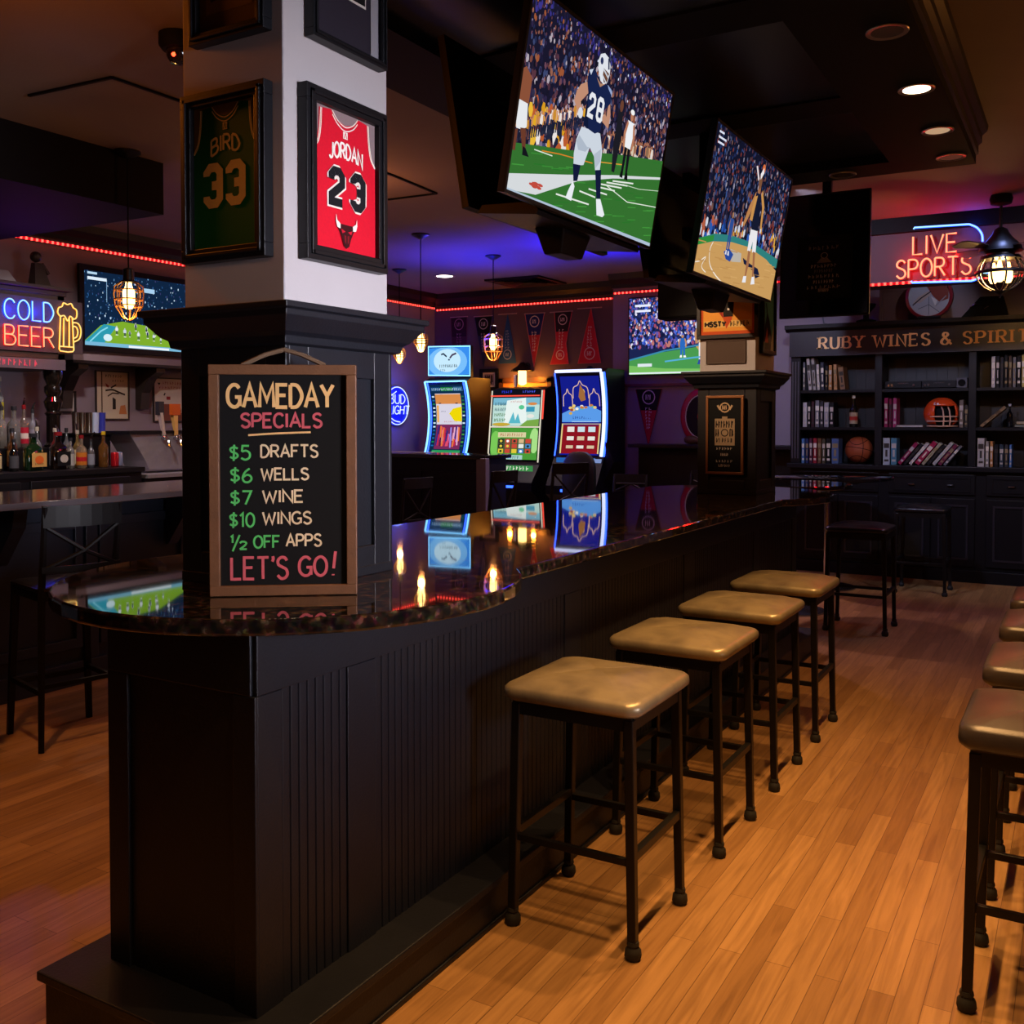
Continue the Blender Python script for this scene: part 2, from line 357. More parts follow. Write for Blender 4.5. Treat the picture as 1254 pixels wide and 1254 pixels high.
def leather_mat(name, c1, c2, rough):
    m = bpy.data.materials.new(name); m.use_nodes = True; nt = m.node_tree; N = nt.nodes; b = N['Principled BSDF']
    tc = N.new('ShaderNodeTexCoord'); n = N.new('ShaderNodeTexNoise'); n.inputs['Scale'].default_value = 7; n.inputs['Detail'].default_value = 6
    g = N.new('ShaderNodeTexVoronoi'); g.inputs['Scale'].default_value = 260
    for t in (n, g): nt.links.new(tc.outputs['Object'], t.inputs['Vector'])
    cr = N.new('ShaderNodeValToRGB'); e = cr.color_ramp.elements; e[0].position = .32; e[0].color = (*lin(c1), 1); e[1].position = .66; e[1].color = (*lin(c2), 1)
    nt.links.new(n.outputs['Fac'], cr.inputs[0]); nt.links.new(cr.outputs[0], b.inputs['Base Color'])
    b.inputs['Roughness'].default_value = rough; b.inputs['Metallic'].default_value = .35 if 'gold' in name else 0.
    bp = N.new('ShaderNodeBump'); bp.inputs['Strength'].default_value = .1; bp.inputs['Distance'].default_value = .002
    nt.links.new(g.outputs['Distance'], bp.inputs['Height']); nt.links.new(bp.outputs[0], b.inputs['Normal']); return m
def led_mat(name, on, off, s, per):
    m = bpy.data.materials.new(name); m.use_nodes = True; nt = m.node_tree; N = nt.nodes; N.clear()
    o = N.new('ShaderNodeOutputMaterial'); e = N.new('ShaderNodeEmission'); tc = N.new('ShaderNodeTexCoord'); w = N.new('ShaderNodeTexWave')
    w.bands_direction = 'X'; w.inputs['Scale'].default_value = .314/per
    nt.links.new(tc.outputs['Object'], w.inputs['Vector']); cr = N.new('ShaderNodeValToRGB'); c = cr.color_ramp.elements
    c[0].position = .45; c[0].color = (*[v*.25 for v in lin(off)], 1); c[1].position = .85; c[1].color = (*lin(on), 1)
    nt.links.new(w.outputs['Fac'], cr.inputs[0]); nt.links.new(cr.outputs[0], e.inputs[0]); e.inputs[1].default_value = s
    nt.links.new(e.outputs[0], o.inputs[0]); return m
OAK, GRANITE = floor_mat(), granite_mat()
GOLD = leather_mat('gold_leather', '#6a6050', '#9a8c6e', .33); BROWN = leather_mat('dark_brown_leather', '#2c2624', '#453b36', .36)
LEDR = led_mat('red_led', '#ff4a3c', '#e01020', 4.5, .05)
# ================================================================ setting
CZ_ = 3.35; XW = -7.94; YB = 11.5; YJ = 11.0; YH = 9.15
struct('floor', MB().box(XW-.2, 3., -3., YB+.2, -.08, 0), OAK)
struct('ceiling', MB().box(XW-.2, 3., -3., YB+.2, CZ_, CZ_+.1), CEIL)
struct('wall_left', MB().box(XW-.15, XW, -3, YB, 0, CZ_), WALLP)
struct('wall_back', MB().box(XW-.15, -4.97, YB, YB+.15, 0, CZ_), mat('plum_paint', '#5c4a52', .85, var=.08, scale=5))
struct('wall_rear', MB().box(-4.97, 3., YJ, YB+.15, 0, CZ_), WALLP)
struct('wall_right', MB().box(2.9, 3.05, -3, YJ, 0, CZ_), WALLP)
struct('wall_front', MB().box(XW-.15, 3., -3.15, -3., 0, CZ_), WALLP)
struct('wall_header', MB().box(-2.05, 2.9, YH, YH+.22, 2.77, CZ_), mat('header_plum', '#38222a', .8, var=.08))
def crown(name, a, b, out, z0, z1):
    """stepped black moulding along a wall from a to b; out = direction into the room"""
    a, b, o = Vector(a), Vector(b), Vector(out); pr = [(0, z0), (.05, z0), (.07, z0+.04), (.13, z0+.09), (.15, z1), (0, z1)]
    vs = [(*(p+o*d), z) for p in (a, b) for d, z in pr]; n = len(pr)
    struct(name, MB().add(vs, [tuple(range(n)), tuple(range(2*n-1, n-1, -1))]+[(i, i+n, (i+1) % n+n, (i+1) % n) for i in range(n)]), BLACK2)
crown('trim_1', (XW, -3), (XW, YB), (1, 0), 3.2, CZ_); crown('trim_2', (XW, YB), (-4.97, YB), (0, -1), 3.19, CZ_); crown('trim_3', (-4.97, YJ), (-2., YJ), (0, -1), 3.19, CZ_)
struct('trim_4', MB().box(-2.05, 2.9, YH-.05, YH, 3.22, CZ_), VOID)
def led(label, a, b, out):
    a, b = Vector(a), Vector(b); d = b-a; o = thing('led_strip', label, 'strip light', a, math.atan2(d.y, d.x), 'red strip lights along the walls')
    s = 1 if Vector((0, 1, 0)).cross(Vector((0,0,1))).x else 1
    MB().box(0, d.length, -.012, .012, -.012, .016).build('channel', BLACK2, o)
    MB().box(0, d.length, -.024, -.012, -.011, .011).build('diode_band', LEDR, o)
led('red strip light running along the wall above the bottles and the television', (XW+.014, 11.45, 3.165), (XW+.014, -2., 3.165), 0)
_o = bpy.data.objects['led_strip']; _o.location = (XW+.014, -2., 3.165); _o.rotation_euler.z = PI/2
led('red strip light above the row of felt pennants', (XW+.05, YB-.014, 3.14), (-4.99, YB-.014, 3.14), 0)
led('red strip light above the wall television showing basketball', (-4.95, YJ-.014, 3.13), (-2.75, YJ-.014, 3.13), 0)
led('red strip light along the lower edge of the header under the sports sign', (-1.95, YH-.014, 2.785), (1.5, YH-.014, 2.785), 0)
# dropped bulkhead over the bottles
struct('ceiling_bulkhead', MB().box(XW, -5.47, -3, 4.67, 3.0, CZ_), VOID)
for i, (a, b) in enumerate((((-4.95, 3.33), (-4.32, 3.37)), ((-4.32, 3.37), (-4.30, 5.7)), ((-4.30, 5.7), (-4.35, 6.33)), ((-4.35, 6.33), (-4.8, 6.31)))):
    a, b = Vector(a), Vector(b); d = (b-a).normalized(); n = Vector((-d.y, d.x))*.008
    struct('trim_%d' % (i+5), MB().prismz([tuple(a-n), tuple(b-n), tuple(b+n), tuple(a+n)], CZ_-.012, CZ_+.001), VOID)
# coffered black soffit over the bar
SZ = 3.12; sx0, sx1, sy0, sy1 = -2.79, -.58, -.6, 6.5
mb = MB()
for x0, x1 in ((sx0, sx0+.42), (sx1-.44, sx1)): mb.box(x0, x1, sy0, sy1, SZ, CZ_)
mb.box(sx0+.42, sx1-.44, sy1-.3, sy1, SZ, CZ_)
for y in (-.6, 1.2, 2.42, 3.66, 4.98): mb.box(sx0+.42, sx1-.44, y, y+.26, SZ+.04, CZ_)
mb.box(-2.05, -1.75, sy0, sy1, SZ+.06, CZ_)
soff = props(mb.build('ceiling_soffit', VOID), kind='structure')
mb = MB().ring(sx0, sx1, sy0, sy1, [(0, SZ+.05), (.012, SZ+.06), (.012, SZ+.11), (.03, SZ+.13), (.03, SZ+.17), (.055, SZ+.2), (.06, CZ_)])
struct('trim_9', mb, BLACK2)
struct('ceiling_panel', MB().box(sx0+.4, sx1-.4, sy0, sy1, CZ_-.02, CZ_-.002), mat('coffer_plaster', '#6a5a50', .9, var=.15))
def downlight(x, y, z, lens, label, r=.062, on=True, grp='recessed downlights'):
    o = thing('downlight', label, 'downlight', (x, y, z), 0, grp)
    MB().lathe([(r, -.001), (r*1.28, -.004), (r*1.32, .0), (r*1.3, .004), (r, .004)], n=24, cap=False).build('trim_ring', mat('ring_metal', '#9a9590', .35, metal=.8), o, True)
    MB().lathe([(r*.98, -.0005), (r*.98, .002)], n=20).build('lens', lens, o)
    return o
OFFL = mat('unlit_lens', '#55504a', .2)
NTH = ['nearest', 'second', 'third', 'fourth', 'farthest']
for i, (y, l) in enumerate(((4.12, OFFL), (4.9, WARMD), (5.65, glow('lens_dim', '#ffcfa0', .5)), (6.25, glow('lens_red', '#8a4a38', .35)))):
    downlight(-.69, y, SZ-.004, l, ('%s downlight of the row in the soffit edge above the gold stools' % ['nearest visible', 'lit second', 'third', 'last'][i]))
downlight(-1.32, 6.36, SZ-.004, OFFL, 'small downlight in the end beam of the black soffit')
downlight(-2.62, 4.15, SZ-.004, glow('lens_blue', '#a8b8ff', 1.2), 'downlight in the soffit edge behind the football television')
downlight(-6.55, 5.27, CZ_-.004, COOLD, 'bright ceiling downlight near the pendant over the bottle bar', .09)
downlight(-6.75, 9.99, CZ_-.004, COOLD, 'bright ceiling downlight above the gaming machines', .1)
# ceiling vent and dome camera
o = thing('ceiling_vent', 'square ceiling air vent above the gaming machines', 'vent', (-6.1, 10.85, CZ_-.012))
mb = MB().box(-.4, .4, -.02, .01, 0, .012)
f = MB()
for k in range(4):
    q = .38-.09*k; f.ring(-q+.03, q-.03, -q+.03, q-.03, [(0, 0), (.03, -.012), (.03, .01), (0, .01)])
f.build('louvre', BLACK2, o)
o = thing('dome_camera', 'dome ceiling camera with a red light beside the pillar top', 'camera', (-3.6, 3.17, CZ_))
MB().lathe([(.09, 0), (.09, -.05), (.075, -.07), (0, -.07)], n=20).build('housing', VOID, o, True)
MB().lathe([(.058, -.07), (.056, -.1), (.04, -.125), (0, -.135)], n=20).build('dome', mat('smoke_dome', '#1a1212', .08), o, True)
MB().ball((.02, -.05, -.105), .009).build('status_light', glow('led_red_dot', '#ff3018', 12), o)
# ================================================================ pillars
def panel_face(mb, a0, a1, z0, z1, pos, axis, sgn, st=.075, dep=.014):
    """stile-and-rail frame standing proud of a face"""
    for (p0, p1, q0, q1) in ((a0, a0+st, z0, z1), (a1-st, a1, z0, z1), (a0+st, a1-st, z0, z0+st*1.2), (a0+st, a1-st, z1-st*1.2, z1)):
        d0, d1 = sorted((pos, pos+sgn*dep))
        if axis == 'x': mb.box(d0, d1, p0, p1, q0, q1)
        else: mb.box(p0, p1, d0, d1, q0, q1)
def pillar(name, label, x0, x1, y0, y1, zc, capz):
    cx, cy = (x0+x1)/2, (y0+y1)/2; o = thing(name, label, 'pillar', (cx, cy, zc)); o['kind'] = 'thing'
    w, d = (x1-x0)/2, (y1-y0)/2; H = capz-zc
    MB().box(-w, w, -d, d, H-.02, CZ_-zc).build('shaft', WALLG, o, bevel=.004)
    lw, ld = w-.004, d-.006; mb = MB().box(-lw, lw, -ld, ld, 0, H-.1)
    mb.box(-lw-.016, lw+.016, -ld-.016, ld+.016, 0, .03)
    for ax, s in (('x', 1), ('x', -1)): panel_face(mb, -ld, ld, 0.0, H-.1, s*lw, 'x', s)
    for s in (1, -1): panel_face(mb, -lw-.014, lw+.014, 0.0, H-.1, s*ld, 'y', s)
    mb.build('panelled_base', BLACK, o, bevel=.003)
    MB().ring(-w, w, -d, d, [(.012, H-.11), (.03, H-.105), (.034, H-.085), (.05, H-.075), (.07, H-.05), (.082, H-.035), (.082, H-.02), (.094, H-.016), (.094, H), (.0, H+.004)]).build('cap_moulding', BLACK, o, bevel=.002)
    return o
CT = 1.12
pillar('pillar', 'grey pillar with two framed jerseys and a black panelled base', -2.285, -1.895, 2.025, 2.485, CT, 1.907)
pillar('pillar', 'grey pillar with an orange poster at the far end of the granite counter', -2.16, -1.795, 6.14, 6.57, CT, 1.905)
def hang(x, y, z, face):   # rotation for a wall-hung flat thing facing +x or -y
    return (x, y, z), {'x': PI/2, 'y': 0.}[face]
def framed(name, label, cat, loc, rz, w, h, fw, m, picf, depth=.035, lip=.006, glassy=True, pm=None, rx=0., group=None, pname='print'):
    """frame with a drawing inside; origin at the bottom centre on the wall"""
    o = thing(name, label, cat, loc, rz, group, rx)
    MB().frame(-w/2, w/2, 0, h, fw, -depth, 0, lip).build('frame', m, o, bevel=.002)
    MB().box(-w/2+fw*.5, w/2-fw*.5, -depth*.45, -.002, fw*.5, h-fw*.5).build('backing', VOID, o)
    p = Pic(w-2*fw+.004, h-2*fw+.004); picf(p); p.build(pname, pm or PRINT, o, y=-depth*.5, z=fw-.002)
    return o
def jersey(p, base, trim, name, num, ncol, namec, edge=None, bull=False, hh=.0):
    w, h = p.w, p.h; p.bg('#6b5a3c' if not bull else '#8a7678')
    p.poly([(0, 0), (w, 0), (w, h*.68), (w*.93, h*.74), (w*.9, h*.86), (w*.88, h*.975), (w*.72, h*.99), (w*.66, h*.94), (w*.5, h*.91), (w*.34, h*.94), (w*.28, h*.99), (w*.1, h*.975), (w*.09, h*.84), (w*.06, h*.74), (0, h*.68)], base); p.up()
    for q in (0., .028):
        p.line(smooth_pts([(w*.3, h*(.985-q)), (w*.38, h*(.93-q)), (w*.5, h*(.9-q)), (w*.62, h*(.93-q)), (w*.7, h*(.985-q))]), h*.008, trim)
        p.line(smooth_pts([(w*(.12+q*.6), h*.975), (w*(.105+q*.6), h*.84), (w*(.07+q*.6), h*.74), (w*(.0+q*.6), h*.675)]), h*.008, trim)
        p.line(smooth_pts([(w*(.88-q*.6), h*.975), (w*(.895-q*.6), h*.84), (w*(.93-q*.6), h*.74), (w*(1.-q*.6), h*.675)]), h*.008, trim)
    p.rect(w*.465, h*.815, w*.535, h*.865, namec); p.up(); p.line([(w*.48, h*.82), (w*.5, h*.858), (w*.52, h*.82)], h*.007, base)
    p.text(name, w*(.25 if len(name) > 4 else .29), h*.675, h*.105, h*.017, namec, width=w*(.52 if len(name) > 4 else .43), arch=h*.03); p.up()
    return p
def blocknum(p, ch, x, z, w, h, t, c):
    """square-cornered sports numeral"""
    k = t*.55; sg = {'3': [[(0, h*.78), (0, h-k), (k, h), (w-k, h), (w, h-k), (w, h*.56), (w-k, h*.5), (w*.4, h*.5)], [(w-k, h*.5), (w, h*.44), (w, k), (w-k, 0), (k, 0), (0, k), (0, h*.22)]],
               '2': [[(0, h*.72), (0, h-k), (k, h), (w-k, h), (w, h-k), (w, h*.6), (0, h*.2), (0, 0), (w, 0)]],
               '8': [[(k, h*.5), (0, h*.56), (0, h-k), (k, h), (w-k, h), (w, h-k), (w, h*.56), (w-k, h*.5), (k, h*.5)], [(k, h*.5), (0, h*.44), (0, k), (k, 0), (w-k, 0), (w, k), (w, h*.44), (w-k, h*.5), (k, h*.5)]]}[ch]
    for s in sg: p.line([(x+a, z+b) for a, b in s], t, c)
def bird(p):
    w, h = p.w, p.h; jersey(p, '#0f5a34', '#d8c48f', 'BIRD', '33', '#d8c48f', '#d8c48f')
    for x in (.215, .56): blocknum(p, '3', w*x, h*.315, w*.205, h*.25, w*.098, '#d8bd84')
def jordan(p):
    w, h = p.w, p.h; jersey(p, '#d3122c', '#f2e6d8', 'JORDAN', '23', '#1b1c22', '#f4ece2', bull=True)
    for c, t in (('#f0e6dc', .125), ('#17181e', .088)):
        blocknum(p, '2', w*.27, h*.345, w*.17, h*.22, w*t, c); blocknum(p, '3', w*.61, h*.345, w*.165, h*.22, w*t, c); p.up()
    X = lambda q: [(w*a, h*b) for a, b in q]
    p.poly(X([(.41, .2), (.59, .2), (.63, .17), (.6, .14), (.57, .1), (.545, .05), (.5, .03), (.455, .05), (.43, .1), (.4, .14), (.37, .17)]), '#3a0c12'); p.up()
    for s in (1, -1):
        m = lambda q: X([(.5+s*a, b) for a, b in q])
        p.poly(m([(.1, .2), (.15, .22), (.165, .26), (.17, .21), (.15, .17), (.1, .165)]), '#efe3dc'); p.poly(m([(.02, .15), (.09, .165), (.07, .135)]), '#c81530'); p.poly(m([(.01, .12), (.04, .125), (.035, .08), (.012, .06)]), '#7a1420')
framed('framed_jersey', 'framed red basketball jersey numbered 23 on the pillar', 'framed jersey', (-1.893, 2.259, 2.04), PI/2, .362, .485, .042, BLACK2, jordan, pname='jersey')
framed('framed_jersey', 'framed green basketball jersey numbered 33 on the shaded side of the pillar', 'framed jersey', (-2.094, 2.023, 2.04), 0, .325, .478, .038, BLACK2, bird, pname='jersey')
def pic_shoes(p):
    w, h = p.w, p.h; p.bg('#2a2530'); p.rect(w*.04, h*.3, w*.78, h, '#cfc8c2'); p.up(); p.rect(w*.055, h*.315, w*.765, h, '#101014'); p.up()
    p.poly([(w*.1, h*.62), (w*.3, h*.9), (w*.45, h*.7), (w*.32, h*.5)], '#9a6a5c'); p.poly([(w*.25, h*.4), (w*.36, h*.55), (w*.48, h*.48), (w*.42, h*.38)], '#d6cdc8'); p.poly([(w*.44, h*.48), (w*.52, h*.5), (w*.66, h*.36), (w*.6, h*.33)], '#cfc6c0')
    p.rect(w*.85, 0, w*.97, h, '#8f8c94'); p.poly([(w*.1, h*.62), (w*.22, h*.6), (w*.16, h*.85)], '#c46a3a')
framed('framed_picture', 'framed photo of white sneakers above the red jersey', 'picture', (-1.893, 2.275, 2.66), PI/2, .335, .5, .022, BLACK2, pic_shoes)
def pic_sepia(p):
    w, h = p.w, p.h; p.bg('#6e5a40'); p.rect(w*.12, h*.12, w*.88, h, '#8a7250'); p.up(); p.poly([(w*.3, h*.2), (w*.55, h*.3), (w*.7, h*.6), (w*.5, h*.7), (w*.35, h*.5)], '#57432c'); p.line([(w*.2, h*.2), (w*.8, h*.26)], h*.02, '#4a3824')
framed('framed_picture', 'framed sepia picture above the green jersey', 'picture', (-2.077, 2.023, 2.655), 0, .29, .5, .03, BLACK2, pic_sepia)
# ================================================================ bar island
bar = thing('bar_island', 'black beadboard bar base under the granite counter', 'bar', (-1.965, 1.715, 0))
X0, X1, LEN = -.265, .265, 5.1; Xr = -1.70+1.965
MB().box(-.262, .252, .003, LEN, .0, 1.077).build('core', BLACK, bar)
mb = MB()   # rails and stiles on the stool side
def yy(v): return v-1.715
ST = [(1.715, 1.80), (2.05, 2.17), (3.33, 3.45), (4.62, 4.76), (5.80, 5.92), (6.70, 6.815)]
for a, b in ST: mb.box(.25, Xr, yy(a), yy(b), .15, .93)
mb.box(.25, Xr, 0, LEN, .93, 1.077)
mb.box(-.268, .25, -.008, .003, .93, 1.077); mb.box(-.268, -.19, -.008, .003, .15, .93); mb.box(.19, Xr, -.008, .003, .15, .93)
for a, b in ST[:-1]:
    mb.box(-.275, -.26, yy(a), yy(b), .15, .93)
mb.build('stile_and_rail', BLACK, bar, bevel=.003)
def bead(mb, y0, y1, z0, z1, x):
    n = max(1, int((y1-y0)/.031)); pr = []
    for i in range(n):
        a = y0+(y1-y0)*i/n; b = y0+(y1-y0)*(i+1)/n; pr += [(x-.004, a), (x-.004, a+.002), (x-.0005, a+.004), (x, a+.008), (x, b-.005), (x-.0005, b-.002)]
    pr.append((x-.004, y1)); k = len(pr)
    mb.add([(a, b, z) for z in (z0, z1) for a, b in pr], [(i, i+1, i+1+k, i+k) for i in range(k-1)])
for (a, b), (c, d) in zip(ST[:-1], ST[1:]):
    mb = MB(); bead(mb, yy(b), yy(c), .15, .93, .2605); mb.build('beadboard_panel', BLACK, bar)
mb = MB().box(-.37, .375, -.13, LEN+.1, 0, .135); mb.box(-.385, .39, -.145, LEN+.11, .128, .153)
mb.box(.375, .383, -.13, LEN+.1, 0, .018)
mb.build('foot_plinth', BLACK, bar, bevel=.006)
def counter_outline(n=30):
    """straight slab with a round bulb at each end"""
    R = .69; xl, xr = -2.70, -1.555; c0 = Vector((-2.08, 2.27)); c1 = Vector((-2.06, 6.36)); out = []
    def arc(c, a0, a1):
        for i in range(n+1):
            a = a0+(a1-a0)*i/n; out.append((c.x+R*math.cos(a), c.y+R*math.sin(a)))
    aR = math.acos((xr-c0.x)/R); aL = math.acos((xl-c0.x)/R)
    arc(c0, aL-2*PI, aR-0)if False else None
    # near bulb from the left junction, round the front, to the right junction
    arc(c0, -(2*PI-aL), aR)
    aR1 = math.acos((xr-c1.x)/R); aL1 = math.acos((xl-c1.x)/R)
    arc(c1, -aR1, aL1) if False else arc(c1, -aR1, 2*PI-aL1 if False else aL1+0)
    return out
top = thing('countertop', 'dark speckled granite counter with rounded ends', 'countertop', (0, 0, CT-.042))
slab = MB().prismz(counter_outline(), 0, .042).build('slab', GRANITE, top, bevel=.008, seg=3)
# ================================================================ chalkboard on the near pillar
def chalk(p):
    w, h = p.w, p.h; p.bg('#0b0b0c')
    G_, P_, GR, CR = '#d0a870', '#b4525c', '#4fae5c', '#ccb896'
    Y = lambda v: h*(1-(v-302)/(1022-302)); X = lambda v: w*(v-222)/(685-222)     # pixel rows of the board's own face
    def T(t, x0, x1, ytop, ybot, c, wt=.006, sl=0., **k): p.text(t, X(x0), Y(ybot), Y(ytop)-Y(ybot), wt, c, width=X(x1)-X(x0), slant=sl, **k)
    T('GAMEDAY', 254, 634, 338, 414, G_, .0095); T('SPECIALS', 302, 592, 436, 482, P_, .0065)
    p.line(smooth_pts([(X(327), Y(509)), (X(430), Y(503)), (X(552), Y(499))]), .005, G_)
    for t, a, b, u, v, c in (('$5', 260, 332, 545, 592, GR), ('DRAFTS', 373, 577, 543, 584, CR), ('$6', 262, 338, 621, 668, GR), ('WELLS', 373, 543, 622, 660, CR), ('$7', 262, 336, 699, 744, GR), ('WINE', 378, 522, 697, 737, CR),
                             ('$10', 258, 346, 774, 820, GR), ('WINGS', 378, 552, 771, 811, CR), ('OFF', 345, 437, 852, 892, GR), ('APPS', 462, 588, 848, 888, CR)): T(t, a, b, u, v, c, .0052)
    T('1', 262, 270, 850, 874, GR, .005); T('/', 268, 292, 850, 898, GR, .005); T('2', 294, 318, 870, 896, GR, .005)
    T("LET'S", 264, 466, 925, 998, P_, .0075); T('GO', 508, 608, 925, 990, P_, .0075); T('!', 622, 644, 915, 990, P_, .0075)
_n = Vector((-1.69+2.02, 2.075-1.835)).normalized(); _a = math.atan2(_n.y, _n.x)
bd = framed('chalkboard', 'chalkboard of gameday specials hung on the pillar corner over the counter', 'chalkboard', (-1.868+.012, 1.985-.016, CT+.002), _a, .388, .618, .027, WOODF, chalk, depth=.026, lip=0, pm=CHALK, pname='slate')
bd.location = Vector((-1.885, 1.995, CT+.002)) + Vector((_n.y, -_n.x, 0))*.016 + Vector((_n.x, _n.y, 0))*.012
mb = MB()
for s in (-1, 1): mb.tube([(s*.11, -.006, .617), (s*.05, -.004, .645), (.0, .0, .66)], .0065, 6)
mb.build('hanging_cord', mat('jute_cord', '#5a4532', .9), bd)
# ================================================================ bar stools
def loft(mb, rings):
    n = len(rings[0]); b = len(mb.v); vs = [p for r in rings for p in r]
    fs = [(i*n+j, i*n+(j+1) % n, (i+1)*n+(j+1) % n, (i+1)*n+j) for i in range(len(rings)-1) for j in range(n)]
    return mb.add(vs, [tuple(range(n-1, -1, -1)), *fs, tuple(range((len(rings)-1)*n, len(rings)*n))])
def cushion(w, d, z0, h, dome):
    rs = []
    for ins, z in ((.012, 0), (.0, .012), (-.002, .03), (.0, h*.8), (.008, h*.95), (.022, h), (.06, h+dome*.42), (.11, h+dome*.75), (.17, h+dome*.95), (.215, h+dome)):
        k = max(.03, 1-ins*2/w); rs.append([(x*k, y*k, z0+z-(.01*(abs(x*2/w)*abs(y*2/d))**2 if z > .02 else 0)) for x, y in rrect(w, d, .045, 5)])
    return loft(MB(), rs)
def bar_stool(label, seatm, loc, group, metal=METALB, seat_h=.72, hw=.205, tw=.19, square=True, sh=.055, sw=.465):
    o = thing('bar_stool', label, 'bar stool', loc, 0, group)
    cushion(sw, sw, seat_h, sh, .028).build('seat', seatm, o, True, ang=80)
    f = MB(); t = .013
    for s in (-1, 1):
        f.box(-tw-.01, tw+.01, s*tw-t, s*tw+t, seat_h-.045, seat_h); f.box(s*tw-t, s*tw+t, -tw, tw, seat_h-.045, seat_h)
    f.box(-tw, tw, -tw, tw, seat_h-.01, seat_h+.004)
    f.build('seat_frame', metal, o)
    for sx in (-1, 1):
        for sy in (-1, 1):
            lg = MB().frustum((sx*hw, sy*hw*.95, .02), (.027, .027), (sx*tw, sy*tw, seat_h-.01), (.03, .03)).build('leg', metal, o, bevel=.003)
            MB().lathe([(.017, .055), (.019, .045), (.016, .04), (.024, .03), (.026, .012), (.02, 0)][::-1], (sx*hw, sy*hw*.95, 0), 12).build('foot_cap', RUBBER, lg, True)
    zs = .3; q = hw-(hw-tw)*zs/seat_h
    for a in (0, 1):
        for s in (-1, 1):
            b = MB()
            if a: b.box(s*q-.011, s*q+.011, -q*.95, q*.95, zs-.013, zs+.013)
            else: b.box(-q, q, s*q*.955-.009, s*q*.955+.009, zs-.028, zs-.006)
            b.build('stretcher', metal, o, bevel=.002)
    return o
GS = 'gold leather bar stools along the granite counter'
for i, (y, l) in enumerate(((2.857, 'nearest gold leather bar stool at the round end of the counter'), (3.65, 'second gold leather bar stool from the chalkboard end'), (4.39, 'third gold leather bar stool from the chalkboard end'), (5.14, 'farthest gold leather bar stool along the granite counter'))):
    bar_stool(l, GOLD, (-1.338, y, 0), GS)
for i, (y, l) in enumerate(((3.075, 'nearest dark brown leather bar stool cut off by the picture edge'), (3.80, 'second dark brown leather bar stool of the row opposite the counter'), (4.53, 'third dark brown leather bar stool of the row opposite the counter'), (5.2, 'farthest dark brown leather bar stool of the row opposite the counter'))):
    bar_stool(l, BROWN, (-.05, y, 0), 'brown leather bar stools opposite the counter', seat_h=.715, sh=.075)
for (x, y, l) in ((-1.47, 7.85, 'tall black square stool beside the round pub table'), (-1.29, 9.85, 'tall black stool close to the drawers of the bookcase')):
    bar_stool(l, mat('black_vinyl', '#131317', .3), (x, y, 0), 'black stools by the bookcase', METALB, .75, .215, .2, sw=.45, sh=.05)
# ================================================================ televisions
def tv(label, loc, rz, w, h, tilt, draw=None, bez=.012, depth=.045, name='television', group=None, mount=True, offm=None):
    o = thing(name, label, 'television', loc, rz, group, tilt)
    MB().box(-w/2, w/2, .0, depth*.55, 0, h).frustum((0, depth*.55+.001, h*.46), (w*.7, .001), (0, depth*.55+.001, h*.46), (w*.7, .001)).build('casing', PLASTIC, o, bevel=.004)
    MB().box(-w*.38, w*.38, depth*.5, depth*1.25, h*.12, h*.72).build('rear_housing', PLASTIC, o, bevel=.006)
    MB().frame(-w/2, w/2, 0, h, bez, -.006, .002).build('bezel', PLASTIC, o)
    if draw:
        p = Pic(w-2*bez, h-2*bez, h-2*bez); draw(p); p.build('screen', SCREEN, o, y=-.0015, z=bez, dl=.0002)
    else: MB().box(-w/2+bez, w/2-bez, -.003, .001, bez, h-bez).build('screen', offm or mat('dark_screen', '#050507', .12), o)
    return o
CR1 = ['#1c1a34', '#2c2444', '#573440', '#7a483e', '#94604e', '#b0a4b0', '#3c466e', '#14131f', '#6a4454', '#9a5434', '#302e48', '#7a6e8c', '#181628', '#242c50', '#4a2c3a', '#221c30']
CR2 = ['#15162c', '#1f2850', '#24386a', '#322c4a', '#5a343e', '#70504a', '#9a92a4', '#101018', '#34508a', '#803830', '#262238', '#4c5272', '#181a30']
def man(p, s, x, z, sh, skin, top, low, sock='#ffffff', lean=0.):
    """small standing figure, s = height"""
    X = lambda q: [(x+a*s+b*lean*s, z+b*s) for a, b in q]
    p.poly(X([(-.1, .5), (.0, .5), (-.03, .1), (-.1, .1)]), low); p.poly(X([(.0, .5), (.11, .5), (.12, .1), (.05, .1)]), low)
    p.poly(X([(-.13, .02), (-.02, .02), (-.03, .12), (-.1, .12)]), sock); p.poly(X([(.04, .02), (.17, .02), (.13, .12), (.05, .12)]), sock)
    p.poly(X([(-.12, .84), (.12, .84), (.13, .65), (.1, .46), (-.1, .46), (-.13, .65)]), top)
    p.poly(X([(-.12, .84), (-.2, .65), (-.17, .45), (-.12, .45), (-.13, .62), (-.08, .8)]), skin); p.poly(X([(.12, .84), (.2, .65), (.17, .45), (.12, .45), (.13, .62), (.08, .8)]), skin); p.up(.03)
    p.ell(x+.93*lean*s, z+.92*s, .055*s, .075*s, skin); p.up(.03)
